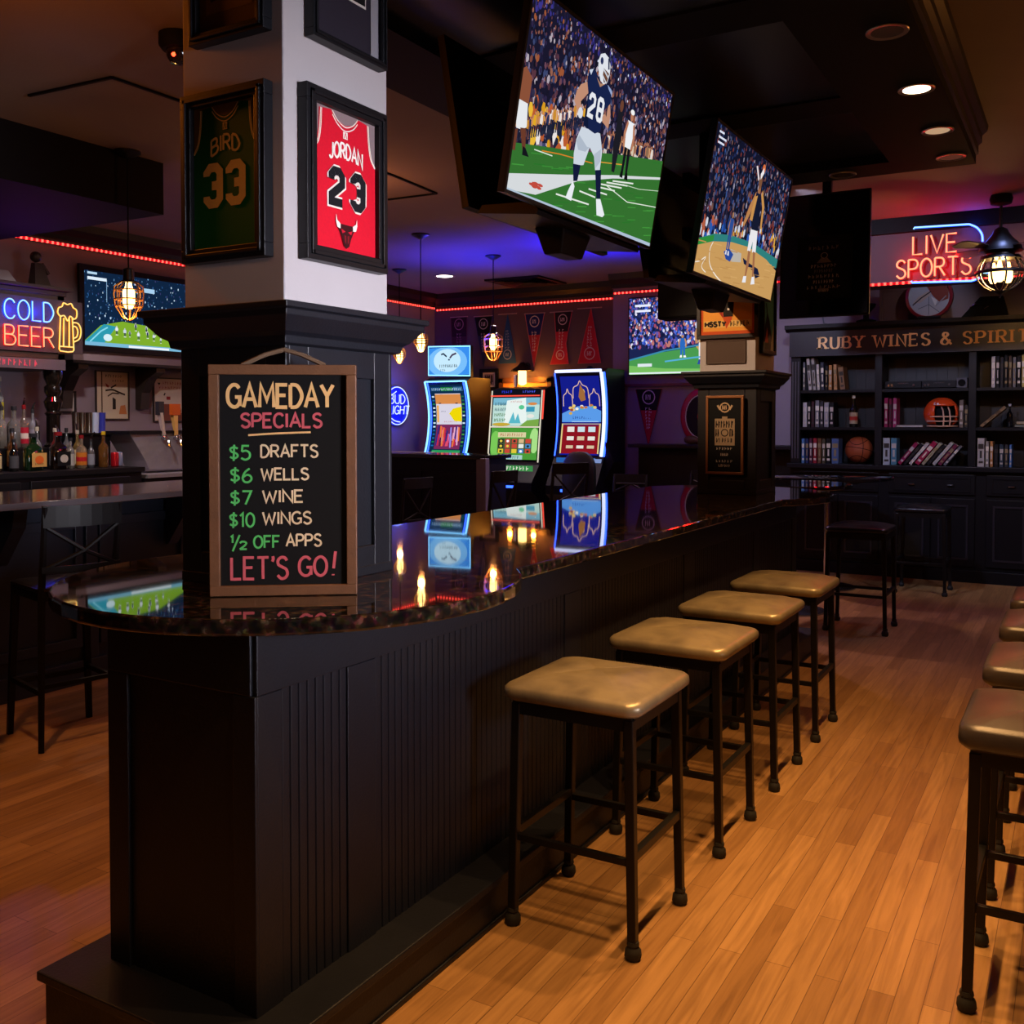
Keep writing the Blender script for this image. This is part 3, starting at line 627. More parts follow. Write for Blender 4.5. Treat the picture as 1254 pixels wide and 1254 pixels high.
def football(p):
    W = p.w/p.k; p.bg('#19172c', 6)
    p.crowd(0, .25, W, 1.02, 2300, CR1, .019, .007); p.crowd(0, .9, W, 1.0, 160, ['#2c2a6a', '#3a3488', '#1c1a3c'], .012, .007)
    for i in range(26): p.ell(RN.uniform(.6, W), RN.uniform(.62, .98), .006, .008, '#dfe6ff', 8)
    p.up()
    p.crowd(0, .3, .62, .5, 60, ['#d89a20', '#e8b838', '#e8e2e0', '#b85a30', '#20243a'], .026, .016, 1.7)
    p.poly([(0, .22), (W, .555), (W, .47), (0, .33-.02)], '#161a2c') if False else None
    for i in range(34): man(p, RN.uniform(.11, .15), .03+i*.022+.004*RN.random(), .25+.0075*i*1.05, 0, RN.choice(['#c08060', '#7a4a38', '#d8a888']), RN.choice(['#e0a828', '#eae6e6', '#24305a', '#c88a30', '#e8e0da']), '#1b2036', '#2a2c40')
    for i in range(30):
        x = 1.04+i*.025; man(p, RN.uniform(.17, .21)*(1-.2*i/30), x, .37+.187*(x-1.)*.9-.02, 0, RN.choice(['#b87858', '#7a4a38']), RN.choice(['#c8a070', '#1c2040', '#d8c8b0', '#8a6a50', '#e0d8d0']), RN.choice(['#1a1c30', '#d8d0c8', '#2c2c44']), '#3a3238')
    p.up()
    p.poly([(0, 0), (W, 0), (W, .46), (W, .568), (1.2, .45), (.6, .335), (0, .235)], '#34702f'); p.up()
    for i in range(60):
        x = RN.uniform(0, W); z = RN.uniform(.0, .2+.19*x); p.line([(x, z), (x+.12, z+.02)], .006, RN.choice(['#3b8a36', '#2a722a', '#43943c']))
    p.up(); p.line([(.3, .262), (.5, .29), (.9, .33)], .006, '#d9822a'); p.line([(.95, .35), (1.3, .41)], .006, '#d99a3a'); p.line([(.22, .25), (.42, .262)], .006, '#d8e4d4')
    p.poly([(0, .08), (0, .0), (.3, .03), (.75, .195), (1.2, .305), (W, .445), (W, .46), (1.2, .325), (.6, .2)], '#d5d9dc'); p.up()
    for a, b, c, d in ((.52, .078, .93, .097), (.79, .148, 1.0, .152), (.9, .182, 1.15, .197), (1.0, .215, 1.25, .24), (1.05, .24, 1.34, .275), (1.12, .265, 1.42, .305), (1.2, .29, 1.5, .335)): p.line([(a, b), (c, d)], .009, '#e4eae2')
    p.line([(1.1, .25), (1.45, .21), (W, .262)], .006, '#dfe8da'); p.line([(1.35, .3), (1.6, .32), (W, .37)], .004, '#cfe0c8')
    for i in range(9): p.ell(.3+RN.uniform(-.07, .07), .074+RN.uniform(-.012, .014), .03, .008, '#c04a3c', 8, .1*i/9)
    p.poly([(0, -.01), (W, -.01), (W, .022), (0, .0095)], '#aebfd2'); p.up()
    # cut-off player, official
    p.poly([(.0, .45), (.09, .46), (.112, .34), (.08, .315), (.012, .31), (0, .35)], '#e6e8ec'); p.poly([(.0, .45), (.1, .45), (.1, .58), (.03, .62), (0, .6)], '#8a5038'); p.poly([(.05, .32), (.105, .33), (.13, .23), (.1, .22)], '#6a3a2a'); p.poly([(.1, .24), (.13, .235), (.175, .2), (.105, .195)], '#14141c'); p.poly([(0, .3), (.03, .31), (.03, .2), (0, .2)], '#6a3a2a')
    p.up(); man(p, .42, 1.335, .325, 0, '#b87a5c', '#eceef2', '#15151c', '#101014'); p.ell(1.335, .735, .03, .016, '#f2f2f2')
    p.poly([(1.14, .7), (1.2, .7), (1.23, .55), (1.2, .34), (1.16, .34), (1.13, .5)], '#1c1c24'); p.ell(1.17, .73, .025, .035, '#6a4030'); p.up()
    # the running back
    N1, N2, S1 = '#16224a', '#0f1836', '#c08c72'
    p.poly([(.70, .49), (.94, .51), (1.0, .42), (1.005, .31), (.945, .298), (.905, .37), (.835, .405), (.79, .295), (.672, .265), (.655, .33), (.66, .41)], '#ccd5e0'); p.poly([(.663, .275), (.756, .287), (.745, .195), (.697, .185)], '#13193a'); p.poly([(.945, .3), (1.022, .318), (1.068, .158), (1.015, .148)], '#13193a'); p.up()
    p.poly([(.66, .4), (.69, .44), (.8, .4), (.83, .405), (.79, .37), (.7, .36)], '#aeb9c8'); p.poly([(.9, .38), (.98, .43), (.995, .36), (.945, .31)], '#b2bccb')
    p.poly([(.69, .185), (.72, .16), (.705, .075), (.632, .078), (.65, .12)], '#e8ecf2'); p.poly([(1.012, .145), (1.068, .155), (1.155, .076), (1.13, .058), (1.05, .056)], '#e8ecf2'); p.up()
    p.poly([(.7, .74), (.62, .7), (.582, .655), (.57, .6), (.63, .548), (.67, .558), (.642, .61), (.72, .68)], S1); p.poly([(1.0, .72), (1.035, .64), (1.03, .56), (.94, .578), (.943, .62), (.985, .61), (.985, .66)], S1); p.up()
    p.poly([(.69, .8), (.745, .825), (.8, .8), (.85, .775), (.94, .79), (1.0, .775), (1.012, .7), (.94, .64), (.935, .52), (.87, .492), (.72, .5), (.715, .6), (.72, .68), (.687, .735)], N1); p.up()
    p.poly([(.72, .66), (.78, .5), (.72, .5)], N2); p.poly([(.69, .8), (.74, .82), (.72, .78)], '#c8d2e4'); p.poly([(.94, .79), (1.0, .775), (1.02, .74), (.96, .77)], '#90a4d0')
    p.poly([(.79, .79), (.85, .75), (.92, .79), (.85, .77)], '#b08468'); p.up()
    def num(t, x, z, w, h): blocknum(p, t, x, z, w, h, .026, '#e6e9ee')
    num('2', .752, .57, .062, .115); num('8', .862, .575, .062, .115); p.up()
    p.ell(.66, .555, .03, .03, '#d8dce4'); p.ell(.96, .6, .028, .026, S1)
    p.poly([(.79, .84), (.785, .885), (.8, .92), (.85, .94), (.905, .93), (.94, .895), (.945, .85), (.93, .8), (.885, .775), (.84, .785)], '#dfe3ea'); p.up()
    p.poly([(.86, .86), (.935, .85), (.925, .8), (.885, .785), (.86, .82)], '#6a4636'); p.line([(.855, .855), (.935, .825)], .012, '#c8ced8'); p.line([(.855, .82), (.92, .79)], .01, '#c8ced8'); p.line([(.905, .928), (.925, .87)], .018, '#2a3050'); p.ell(.825, .89, .02, .02, '#26305a', 10)
def basketball(p):
    W = p.w/p.k; p.bg('#121428', 6); p.crowd(0, .3, W, 1.02, 1500, CR2, .02, .009)
    for i in range(20): p.line([(RN.uniform(.1, W), RN.uniform(.6, 1)) for _ in range(1)]+[(RN.uniform(.1, W), RN.uniform(.6, 1)) for _ in range(0)] if False else [(0, 0), (0, .001)], .001, '#000000')
    p.crowd(0, .24, .75, .42, 60, ['#2c5ab0', '#1c3a80', '#d0d4e0', '#b05a40', '#161a30'], .03, .024); p.crowd(.7, .36, W, .5, 50, ['#2c5ab0', '#d8a040', '#d0d4e0', '#b05a40'], .024, .02)
    p.poly([(0, .22), (.3, .3), (.65, .345), (1.2, .37), (W, .345), (W, .27), (.6, .28), (0, .15)], '#2f7f7c'); p.poly([(0, .22), (.3, .29), (.3, .25), (0, .17)], '#2e8a3c'); p.up()
    p.poly([(0, 0), (W, 0), (W, .25), (1.6, .3), (1.1, .325), (.69, .3), (.3, .245), (0, .175)], '#c89a5c'); p.up()
    for i in range(40):
        x = RN.uniform(0, W); z = RN.uniform(0, .27); p.line([(x, z), (x+.16, z+.01)], .008, RN.choice(['#d2a566', '#bd8e52', '#c4965a']))
    p.line(smooth_pts([(.3, .24), (.26, .18), (.3, .09), (.45, .03), (.7, -.02)]), .01, '#efe6d8'); p.line(smooth_pts([(0, .06), (.1, .08), (.2, .12), (.15, .05), (.25, .02)]), .008, '#efe6d8'); p.poly([(.69, .25), (.95, .255), (.97, .19), (.75, .165)], '#b9b2a8'); p.poly([(.55, .21), (.65, .25), (.77, .22), (.72, .16), (.62, .165)], '#27489a'); p.poly([(1.0, .23), (1.2, .21), (1.42, .2), (1.5, .15), (1.4, .12), (1.3, .17), (1.05, .19)], '#161c3a'); p.up()
    man(p, .32, .62, .19, 0, '#a87a5c', '#2c4c94', '#2c4c94', '#d8d8e0')
    p.poly([(1.07, .47), (1.245, .475), (1.29, .31), (1.2, .3), (1.17, .38), (1.15, .3), (1.075, .295)], '#e8e6ea')
    p.poly([(1.1, .3), (1.16, .3), (1.17, .2), (1.15, .1), (1.12, .1)], '#a06a48'); p.poly([(1.22, .31), (1.28, .31), (1.32, .2), (1.34, .11), (1.31, .11), (1.27, .2)], '#a06a48')
    p.poly([(1.09, .1), (1.16, .11), (1.17, .06), (1.08, .05)], '#e8e8ee'); p.poly([(1.3, .12), (1.36, .13), (1.4, .075), (1.3, .06)], '#e8e8ee'); p.up()
    p.poly([(1.05, .73), (1.18, .74), (1.25, .54), (1.24, .47), (1.08, .46), (1.03, .54)], '#151a30'); p.poly([(1.05, .74), (.95, .62), (.86, .46), (.9, .45), (1.0, .57), (1.06, .65)], '#b8804e'); p.poly([(1.18, .74), (1.26, .65), (1.29, .5), (1.33, .5), (1.31, .67), (1.2, .78)], '#c8904e'); p.poly([(1.04, .7), (1.1, .72), (1.07, .52), (1.0, .52)], '#c8904e'); p.up()
    p.poly([(1.08, .74), (1.15, .74), (1.14, .83), (1.09, .83)], '#a06a48'); p.ell(1.11, .83, .04, .06, '#7a5038'); p.up(); p.poly([(1.07, .84), (.98, .92), (.95, .91), (1.05, .82)], '#e8dce0'); p.ell(1.14, .93, .035, .035, '#d8703a'); p.poly([(1.1, .84), (1.16, .9), (1.14, .94), (1.08, .88)], '#ece8ea')
    for i, ww in enumerate((.1, .16, .13)): p.line([(.06, .95-.035*i), (.06+ww, .955-.035*i)], .014, '#d8dcf0')
tv('large tilted television showing a football running back in number 28', (-1.75, 3.613, 2.382), PI/2, 1.324, .705, rad(9.5), football, group='televisions hung in pairs under the soffit')
tv('tilted television showing a leaping basketball player beyond the football game', (-1.60, 5.09, 2.282), PI/2, 1.341, .711, rad(9.9), basketball, group='televisions hung in pairs under the soffit')
tv('dark backed television facing away behind the football game', (-2.12, 3.92, 2.425), -PI/2, 1.30, .70, rad(9.5), basketball, group='televisions hung in pairs under the soffit')
tv('dark backed television facing away behind the basketball game', (-1.98, 5.42, 2.33), -PI/2, 1.28, .70, rad(9.5), football, group='televisions hung in pairs under the soffit')
def mount(label, x0, x1, y0, y1, z):
    o = thing('ceiling_mount', label, 'television mount', ((x0+x1)/2, (y0+y1)/2, z)); w, d = (x1-x0)/2, (y1-y0)/2
    MB().prism([(-w, .0), (w, -.03), (w+.01, -.015), (w-.02, .02), (-w+.02, .03)], -d, d).build('tray', PLASTIC, o)
    MB().box(-.05, .05, -.05, .05, .02, SZ+.058-z).build('pole', VOID, o)
    MB().box(-.02, .02, -d*.8, d*.8, .22, .28).box(-.02, .02, -d*.8, d*.8, .5, .56).build('crossbar', VOID, o)
    MB().frustum((.02, -d*.1, -.12), (.08, .2), (.02, -d*.1, -.01), (.14, .26)).build('control_box', PLASTIC, o, bevel=.006)
    return o
mount('black ceiling mount joining the two televisions behind the football game', -2.06, -1.80, 3.28, 4.26, 2.4)
mount('black ceiling mount joining the two televisions behind the basketball game', -1.93, -1.66, 4.78, 5.76, 2.31)
# black speaker box left of the far pillar, hanging portrait panel
o = thing('loudspeaker', 'square black loudspeaker box hung beside the far pillar', 'loudspeaker', (-2.335, 6.32, 2.275))
MB().box(-.17, .17, -.05, .12, 0, .3).build('cabinet', VOID, o, bevel=.006); MB().box(-.155, .155, -.056, -.05, .015, .285).build('grille', mat('speaker_cloth', '#0d0d10', .95), o); MB().box(-.02, .02, 0, .04, .3, SZ-2.275+.001).build('bracket', VOID, o)
def ghost(p):
    w, h = p.w, p.h; p.bg('#08080a'); G_ = '#9a9084'
    p.oval(w*.5, h*.86, w*.3, h*.07, .004, '#2c2622'); p.scribble(w*.2, h*.8, w*.6, h*.06, '#7a7068', 7); p.oval(w*.5, h*.7, w*.06, h*.045, .004, G_); p.poly([(w*.36, h*.58), (w*.64, h*.58), (w*.56, h*.66), (w*.44, h*.66)], '#6a625c')
    for z, a, c in ((.5, .25, G_), (.42, .32, '#6a625c'), (.33, .2, '#a0968a'), (.24, .3, '#b0a698'), (.15, .18, '#a0968a'), (.1, .4, '#a0968a')): p.scribble(w*a, h*z, w*(1-2*a), h*.055, c, 8)
o = tv('black hanging portrait panel with faint menu lettering above the bookcase end', (-1.575, 7.0, 2.312), 0, .605, .86, rad(-3.2), None, name='hanging_screen')
p = Pic(.36, .42); ghost(p); p.build('menu_sheet', PRINT, o, y=-.006, z=.13)
MB().frame(-.185, .185, .12, .56, .01, -.012, -.004).build('menu_frame', VOID, o); MB().box(-.03, .03, .03, .07, .5, 1.035).build('ceiling_pole', VOID, o)
def walltv(p):
    W = p.w/p.k; p.bg('#1c2450', 4); p.crowd(0, .35, W, 1.05, 1500, ['#2c4cb0', '#4a6ad8', '#d8d8f0', '#a04a6a', '#24306a', '#6a5ab0', '#c07a70', '#151a3c'], .018, .011)
    p.poly([(0, 0), (W, 0), (W, .36), (.9, .33), (.45, .28), (0, .18)], '#4a9a50'); p.up(); p.poly([(.9, .36), (W, .36), (W, .14), (1.1, .12)], '#c8a05c'); p.line([(0, .19), (.5, .3), (1., .36)], .02, '#3a8ab0'); p.poly([(0, .12), (.5, .07), (W, .04), (W, 0), (0, 0)], '#7ac060'); p.up()
    p.line([(.5, .16), (.9, .2), (1.35, .22)], .02, '#58b0d8'); p.poly([(1.05, .14), (1.5, .16), (1.5, .04), (1.1, .03)], '#b02ab8'); man(p, .62, 1.02, .1, 0, '#c08a60', '#d8b078', '#f0f0f6', '#2c4ca0'); man(p, .3, .74, .2, 0, '#c08a60', '#2c6ac0', '#2c6ac0')
    for i in range(2): p.line([(.08, .9-.07*i), (.3, .9-.07*i)], .03, '#e8ecff')
    p.rect(.12, .1, .32, .14, '#e0e8f0'); p.line([(0, .015), (W, .015)], .02, '#e8f0f8')
tv('wall television showing basketball above the red shelf', (-4.02, YJ-.062, 2.13), 0, 1.44, .93, 0, walltv)
def lefttv(p):
    W = p.w/p.k; p.bg('#0f2440', 4)
    for i in range(420): p.ell(RN.uniform(0, W), RN.uniform(.3, 1), RN.uniform(.004, .012), RN.uniform(.006, .02), RN.choice(['#2c5a90', '#1a3a66', '#6a9ac8', '#c8e0f8', '#163058', '#3a3a6a']), 6, RN.random()*.9)
    p.up(); p.line([(.35, .9), (.35, .6)], .008, '#8ab4d8'); p.rect(.95, .8, 1.15, .86, '#a8d0f0'); p.poly([(0, .06), (.25, .28), (.6, .36), (1.2, .32), (W, .04), (W, 0), (0, 0)], '#7fae2c'); p.poly([(0, .05), (.3, .3), (.5, .28), (.3, .04)], '#2c9ab0'); p.up()
    p.line([(.08, .05), (.25, .2), (.36, .26)], .02, '#8adcf0'); p.ell(.36, .12, .07, .05, '#d8f0f8')
    for i in range(12): man(p, RN.uniform(.08, .16), RN.uniform(.5, 1.4), RN.uniform(.06, .26), 0, '#d8d8e0', RN.choice(['#e8f0f8', '#26305a', '#c8d8e8']), '#26304a')
    p.line([(.05, .97), (.2, .97)], .03, '#b8d8f0'); p.line([(.05, .9), (.35, .9)], .04, '#e0f0ff'); p.rect(0, 0, W, .05, '#7ab8d8'); p.line([(.7, .02), (1.4, .02)], .03, '#f0f8ff')
tv('wall television showing a stadium pitch over the tap shelf', (XW+.09, 6.44, 2.23), PI/2, 1.38, .78, 0, lefttv, bez=.05)
# ================================================================ bottle bar along the left wall
o = thing('bar_counter', 'steel topped service bar in front of the bottles', 'bar', (-5.46, 3.1, 0))
MB().box(-.46, .46, -5, 3.3, 1.105, 1.143).build('steel_top', mat('bar_steel', '#8a868e', .12, metal=.45, var=.1), o, bevel=.006)
mb = MB().box(-.4, .2, -5, 3.25, 0, 1.104)
for k in range(10):
    y = -4.8+k*.8
    panel_face(mb, y+.06, y+.74, .22, 1.0, .2, 'x', 1, .05, .025); mb.box(.2, .23, y-.04, y+.04, 0, 1.104)
mb.box(.2, .24, -5, 3.25, 0, .14); mb.build('front', mat('navy_paint', '#18202e', .42, var=.15), o, bevel=.003)
for k in (.2, 1.4):
    MB().prism([(.23, .78), (.25, .78), (.42, 1.0), (.44, 1.1), (.23, 1.1)], -.04+k, .04+k).build('corbel', BLACK2, o)
o = thing('back_bar', 'black back bar cabinet holding the rows of bottles', 'cabinet', (-7.4, 3.6, 0))
mb = MB().box(-.52, .48, -3, 2.05, 0, 1.16); mb.box(-.52, .5, -3, 2.07, 1.16, 1.2); mb.build('carcass', BLACK2, o)
MB().box(-.52, .12, -3, 1.70, 1.2, 1.37).box(-.52, -.12, -3, 1.52, 1.37, 1.55).build('bottle_step', BLACK2, o)
for k in range(5): MB().box(.48, .5, -2.9+k*.98, -2.0+k*.98, .1, .95).box(.48, .5, -2.9+k*.98, -2.0+k*.98, .99, 1.13).build('door', BLACK2, o, bevel=.006)
o = thing('shaker_cabinet', 'black cooler box carrying the metal shakers', 'cabinet', (-7.25, 5.4, 1.201)); MB().box(-.3, -.06, -.07, .25, .001, .27).build('body', BLACK2, o, bevel=.01); MB().box(-.32, -.04, -.08, .26, .27, .285).build('lid', VOID, o)
o = thing('drip_station', 'black lower cabinet under the beer taps', 'cabinet', (-7.3, 6.5, 0)); MB().box(-.6, .38, -.82, 1.0, 0, 1.1).build('body', BLACK2, o); MB().box(-.1, .4, -.8, 1.0, 1.1, 1.13).build('drip_tray', STEEL, o)
o = thing('beer_tower', 'slanted steel beer tower with a row of taps', 'beer tower', (-7.16, 6.3, 1.142))
MB().prismx([(-.42, .02), (-.46, .1), (-.62, .335), (.75, .335), (.75, .0)], -.25, .06).build('splash_panel', STEEL, o, bevel=.004)
MB().box(-.27, .08, -.64, .75, .335, .36).build('shelf_top', BLACK2, o)
HND = [('#b8aca6', '#2a2c34'), ('#d8a860', '#c85a20'), ('#3a302c', '#c8c0b8'), ('#c8b428', '#d04020'), ('#a8a8b0', '#608048'), ('#c8bca8', '#803028')]
for k, (c1, c2) in enumerate(HND):
    y = -.28+k*.135; t = MB().tube([(.06, y, .29), (.12, y, .295), (.15, y, .27), (.155, y, .22)], .014, 8).ball((.1, y, .3), .024); f_ = t.build('faucet', CHROME, o, True)
    hd = MB().color(c1).frustum((.09, y, .31), (.022, .022), (.06, y-.02*(k == 0), .52), (.05, .05 if k != 0 else .03)).color(c2)
    if k == 0: hd.box(.03, .08, y-.045, y+.01, .5, .62)
    elif k == 1: hd.box(.06, .09, y-.05, y+.05, .5, .6)
    elif k == 3: hd.ball((.07, y, .58), (.045, .06, .05)).color('#d0c030').box(.1, .11, y-.06, y+.06, .38, .5)
    else: hd.frustum((.06, y, .52), (.06, .06), (.05, y, .6), (.03, .03))
    hd.build('tap_handle', mat('handle_enamel', '#ffffff', .35) if False else picmat('enamel', 0, .35), o)
# shakers, cups
for k, (yy_, c) in enumerate(((5.355, None), (5.42, None), (5.485, None), (5.55, '#a8b8d8'), (5.615, '#3038a0'))):
    n = ['first', 'second', 'third'][k] if k < 3 else ''
    o = thing('shaker' if c is None else 'tumbler', ('%s steel shaker from the bottles on the cooler box' % n) if c is None else ('pale blue tumbler beside the steel shakers' if k == 3 else 'dark blue tumbler at the end of the shakers'), 'shaker' if c is None else 'tumbler', (-7.38, yy_, 1.487), group='shakers and tumblers on the cooler box')
    MB().lathe([(.026, 0), (.026, .003), (.031, .17), (.032, .175), (.029, .175), (.024, .01)], n=16).build('cup', mat('shaker_steel', '#b4a898', .22, metal=1.) if c is None else mat('tumbler%d' % k, c, .3), o, True)
# shelf with corbels
o = thing('wall_shelf', 'dark wall shelf on curved corbels below the television', 'shelf', (-7.94, 5.5, 2.06))
MB().box(0, .34, 0, 2.6, .06, .12).build('fascia', WALLP, o); MB().box(0, .37, -.02, 2.62, .035, .06).build('board', BLACK2, o)
for y in (.08, .92, 1.8):
    MB().prism([(0, -.36), (.07, -.36), (.09, -.2), (.18, -.07), (.3, -.01), (.3, .035), (0, .035)], y, y+.1).build('corbel', DWOOD, o)
def poster1(p):
    w, h = p.w, p.h; p.bg('#cdbfa8'); p.line([(w*.17, 0), (w*.17, h)], .012, '#4a3426'); p.scribble(w*.28, h*.88, w*.55, h*.06, '#2c2622', 7); p.scribble(w*.5, h*.79, w*.4, h*.05, '#2c2622', 5); p.up()
    p.line(smooth_pts([(w*.28, h*.6), (w*.5, h*.62), (w*.7, h*.57), (w*.9, h*.52)]), .016, '#33291f'); p.line([(w*.45, h*.66), (w*.62, h*.73)], .014, '#33291f'); p.line([(w*.35, h*.48), (w*.5, h*.55), (w*.7, h*.54)], .012, '#33291f'); p.poly([(w*.28, h*.76), (w*.4, h*.7), (w*.36, h*.66), (w*.3, h*.69)], '#8a3a30'); p.poly([(w*.5, h*.2), (w*.6, h*.2), (w*.6, h*.42), (w*.5, h*.46)], '#2c2622'); p.poly([(w*.7, .1*h), (w*.95, .1*h), (w*.9, h*.3), (w*.75, h*.28)], '#c07a48')
def poster2(p):
    w, h = p.w, p.h; p.bg('#c9bfb4'); p.scribble(w*.25, h*.86, w*.7, h*.07, '#8a2a2c', 9); p.scribble(w*.15, h*.76, w*.8, h*.06, '#8a2a2c', 9); p.poly([(w*.1, h*.9), (w*.16, h*.84), (w*.2, h*.9)], '#26221f'); p.rect(w*.38, h*.5, w*.5, h*.58, '#8a2a2c'); p.line([(w*.3, h*.6), (w*.34, h*.66)], .014, '#26221f'); p.poly([(w*.1, 0), (w*.9, 0), (w*.8, h*.4), (w*.2, h*.4)], '#7a4638'); p.ell(w*.4, h*.3, w*.16, h*.07, '#c0502c')
framed('poster', 'cream poster of a dark branch behind the steel shakers', 'poster', (XW+.002, 6.15, 1.6), PI/2, .37, .46, .012, DWOOD, poster1, .02, 0, pname='sheet')
framed('poster', 'cream poster with red lettering behind the beer taps', 'poster', (XW+.002, 6.83, 1.58), PI/2, .42, .44, .012, DWOOD, poster2, .02, 0, pname='sheet')
framed('framed_picture', 'small white matted picture between the bottles and the cream poster', 'picture', (XW+.002, 5.66, 1.66), PI/2, .2, .2, .018, BLACK2, lambda p: (p.bg('#b8b2b4'), p.rect(p.w*.25, p.h*.3, p.w*.75, p.h*.7, '#3a3638')), .02, 0, pname='sheet')
# hutch with the beer sign
o = thing('hutch', 'dark wooden hutch over the bottles carrying the beer sign', 'hutch', (-7.94, 3.4, 0))
MB().box(0, .6, -2.8, 1.86, 2.62, 2.66).box(0, .64, -2.8, 1.90, 2.66, 2.69).box(0, .56, -2.8, 1.84, 2.1, 2.62).build('canopy', DWOOD, o, bevel=.006)
MB().box(.56, .59, -2.8, 1.84, 2.58, 2.62).box(.56, .59, 1.78, 1.84, 2.1, 2.62).box(.56, .59, -2.8, 1.84, 2.1, 2.14).build('face_frame', DWOOD, o)
mb = MB().box(0, .6, -2.8, 1.84, 2.01, 2.095)
mb.build('tiled_band', mat('band_grey', '#4a4650', .5), o)
MB().lathe([(.07, .0), (.075, .02), (.055, .04), (.055, .26), (.07, .28), (.05, .3), (.065, .33), (.075, .38), (.05, .42), (.07, .46), (.07, .5), (.05, .52), (.075, .58), (.08, .638)], (.5, 1.79, 1.371), 16).build('turned_post', mat('lacquered_post', '#17120f', .18, coat=.5), o, True)
MB().box(.003, .018, -2.8, 1.55, 1.555, 2.009).build('mirror_back', mat('bar_mirror', '#5c7884', .06, metal=1.), o)
MB().box(.02, .38, .55, .6, 1.555, 2.009).box(.02, .12, 1.2, 1.5, 1.555, 2.009).build('upright', VOID, o)
p = Pic(1.2, .07); [p.scribble(.35, .01, .5, .05, '#c8506a', 11)]; pp_ = p.build('band_lettering', PRINT, o, y=0, z=0)
pp_.rotation_euler.z = PI/2; pp_.location = (.602, 1.35, 2.02)
# neon tubes
def neon(o, name, paths, r, core, halo, back=.03):
    """glass tube of coloured light with a brighter filament in front, fixed on little posts"""
    a, b = MB(), MB()
    for p in paths:
        cl = abs(p[0][0]-p[-1][0])+abs(p[0][1]-p[-1][1]) < 1e-6 and len(p) > 3; q = p[:-1] if cl else p
        a.tube([(x, -back, z) for x, z in q], r, 8, cl); b.tube([(x, -back-r*.7, z) for x, z in q], r*.8, 6, cl)
    t = a.build(name, halo, o, True); b.build('filament', core, t, True); return t
NB, NBH = glow('neon_ice', '#b8f0ff', 1.15), glow('neon_blue', '#0a4dff', 5); NR, NRH = glow('neon_peach', '#ffc890', 1.1), glow('neon_red', '#ff1408', 4.5); NY, NYH = glow('neon_cream', '#ffe08a', 1.2), glow('neon_amber', '#ff9a10', 2.6)
o = thing('neon_sign', 'blue and red neon sign reading COLD BEER with an amber mug', 'neon sign', (-7.345, 5.045, 2.15), PI/2)
MB().box(-.385, .355, -.012, .0, .0, .435).build('backboard', mat('sign_board', '#342c36', .5), o)
def pt(x, y):   # pixel on the sign's own sheet (zoomed crop) -> metres
    return ((x-90)/(1060-90)*.70-.365, .03+(860-y)/(860-240)*.365)
ph = lambda t, x, z, h, w: strokes(t, x, z, h, width=w)
neon(o, 'word_tube', ph('COLD', -.355, .245, .155, .425), .0065, NB, NBH); neon(o, 'word_tube', ph('BEER', -.355, .04, .155, .425), .0065, NR, NRH)
mug = [[(.135, .31), (.12, .03), (.13, .018), (.2, .012), (.245, .018), (.255, .03), (.245, .295)], smooth_pts([(.135, .3), (.11, .33), (.12, .37), (.15, .385), (.165, .415), (.2, .405), (.235, .415), (.255, .385), (.285, .365), (.285, .31), (.26, .29), (.225, .31), (.2, .27), (.17, .31), (.135, .3)]), [(.165, .29), (.16, .06)], [(.215, .29), (.212, .06)], [(.125, .055), (.255, .055)], smooth_pts([(.25, .26), (.3, .255), (.325, .2), (.31, .13), (.26, .1)]), smooth_pts([(.25, .23), (.28, .225), (.295, .19), (.285, .145), (.255, .13)])]
neon(o, 'mug_tube', mug, .0055, NY, NYH)
# odd things on top of the hutch
o = thing('wire_stand', 'thin wire plate stand on top of the hutch', 'stand', (-7.76, 4.78, 2.692)); mb = MB()
for s in (-1, 1): mb.tube([(s*.0, s*.11, 0), (-.02, s*.09, .2), (-.04, s*.05, .36), (-.05, 0, .38)], .004, 6)
mb.tube([(-.01, -.1, .12), (-.01, .1, .12)], .004, 6); mb.build('wire', METALB, o)
o = thing('paper_lantern', 'grey folded paper box beside the wire stand', 'box', (-7.52, 4.72, 2.692)); MB().frustum((0, 0, 0), (.2, .32), (0, 0, .1), (.12, .2)).build('paper', mat('grey_card', '#8a8690', .8), o)
o = thing('figurine', 'small dark wooden figurine on top of the hutch', 'figurine', (-7.5, 5.12, 2.692)); MB().frustum((0, 0, 0), (.14, .17), (0, 0, .02), (.14, .17)).frustum((0, 0, .02), (.1, .14), (0, -.02, .2), (.05, .07)).ball((0, -.03, .25), .045).tube([(0, .02, .2), (0, .08, .12)], .02, 6).build('body', DWOOD, o)
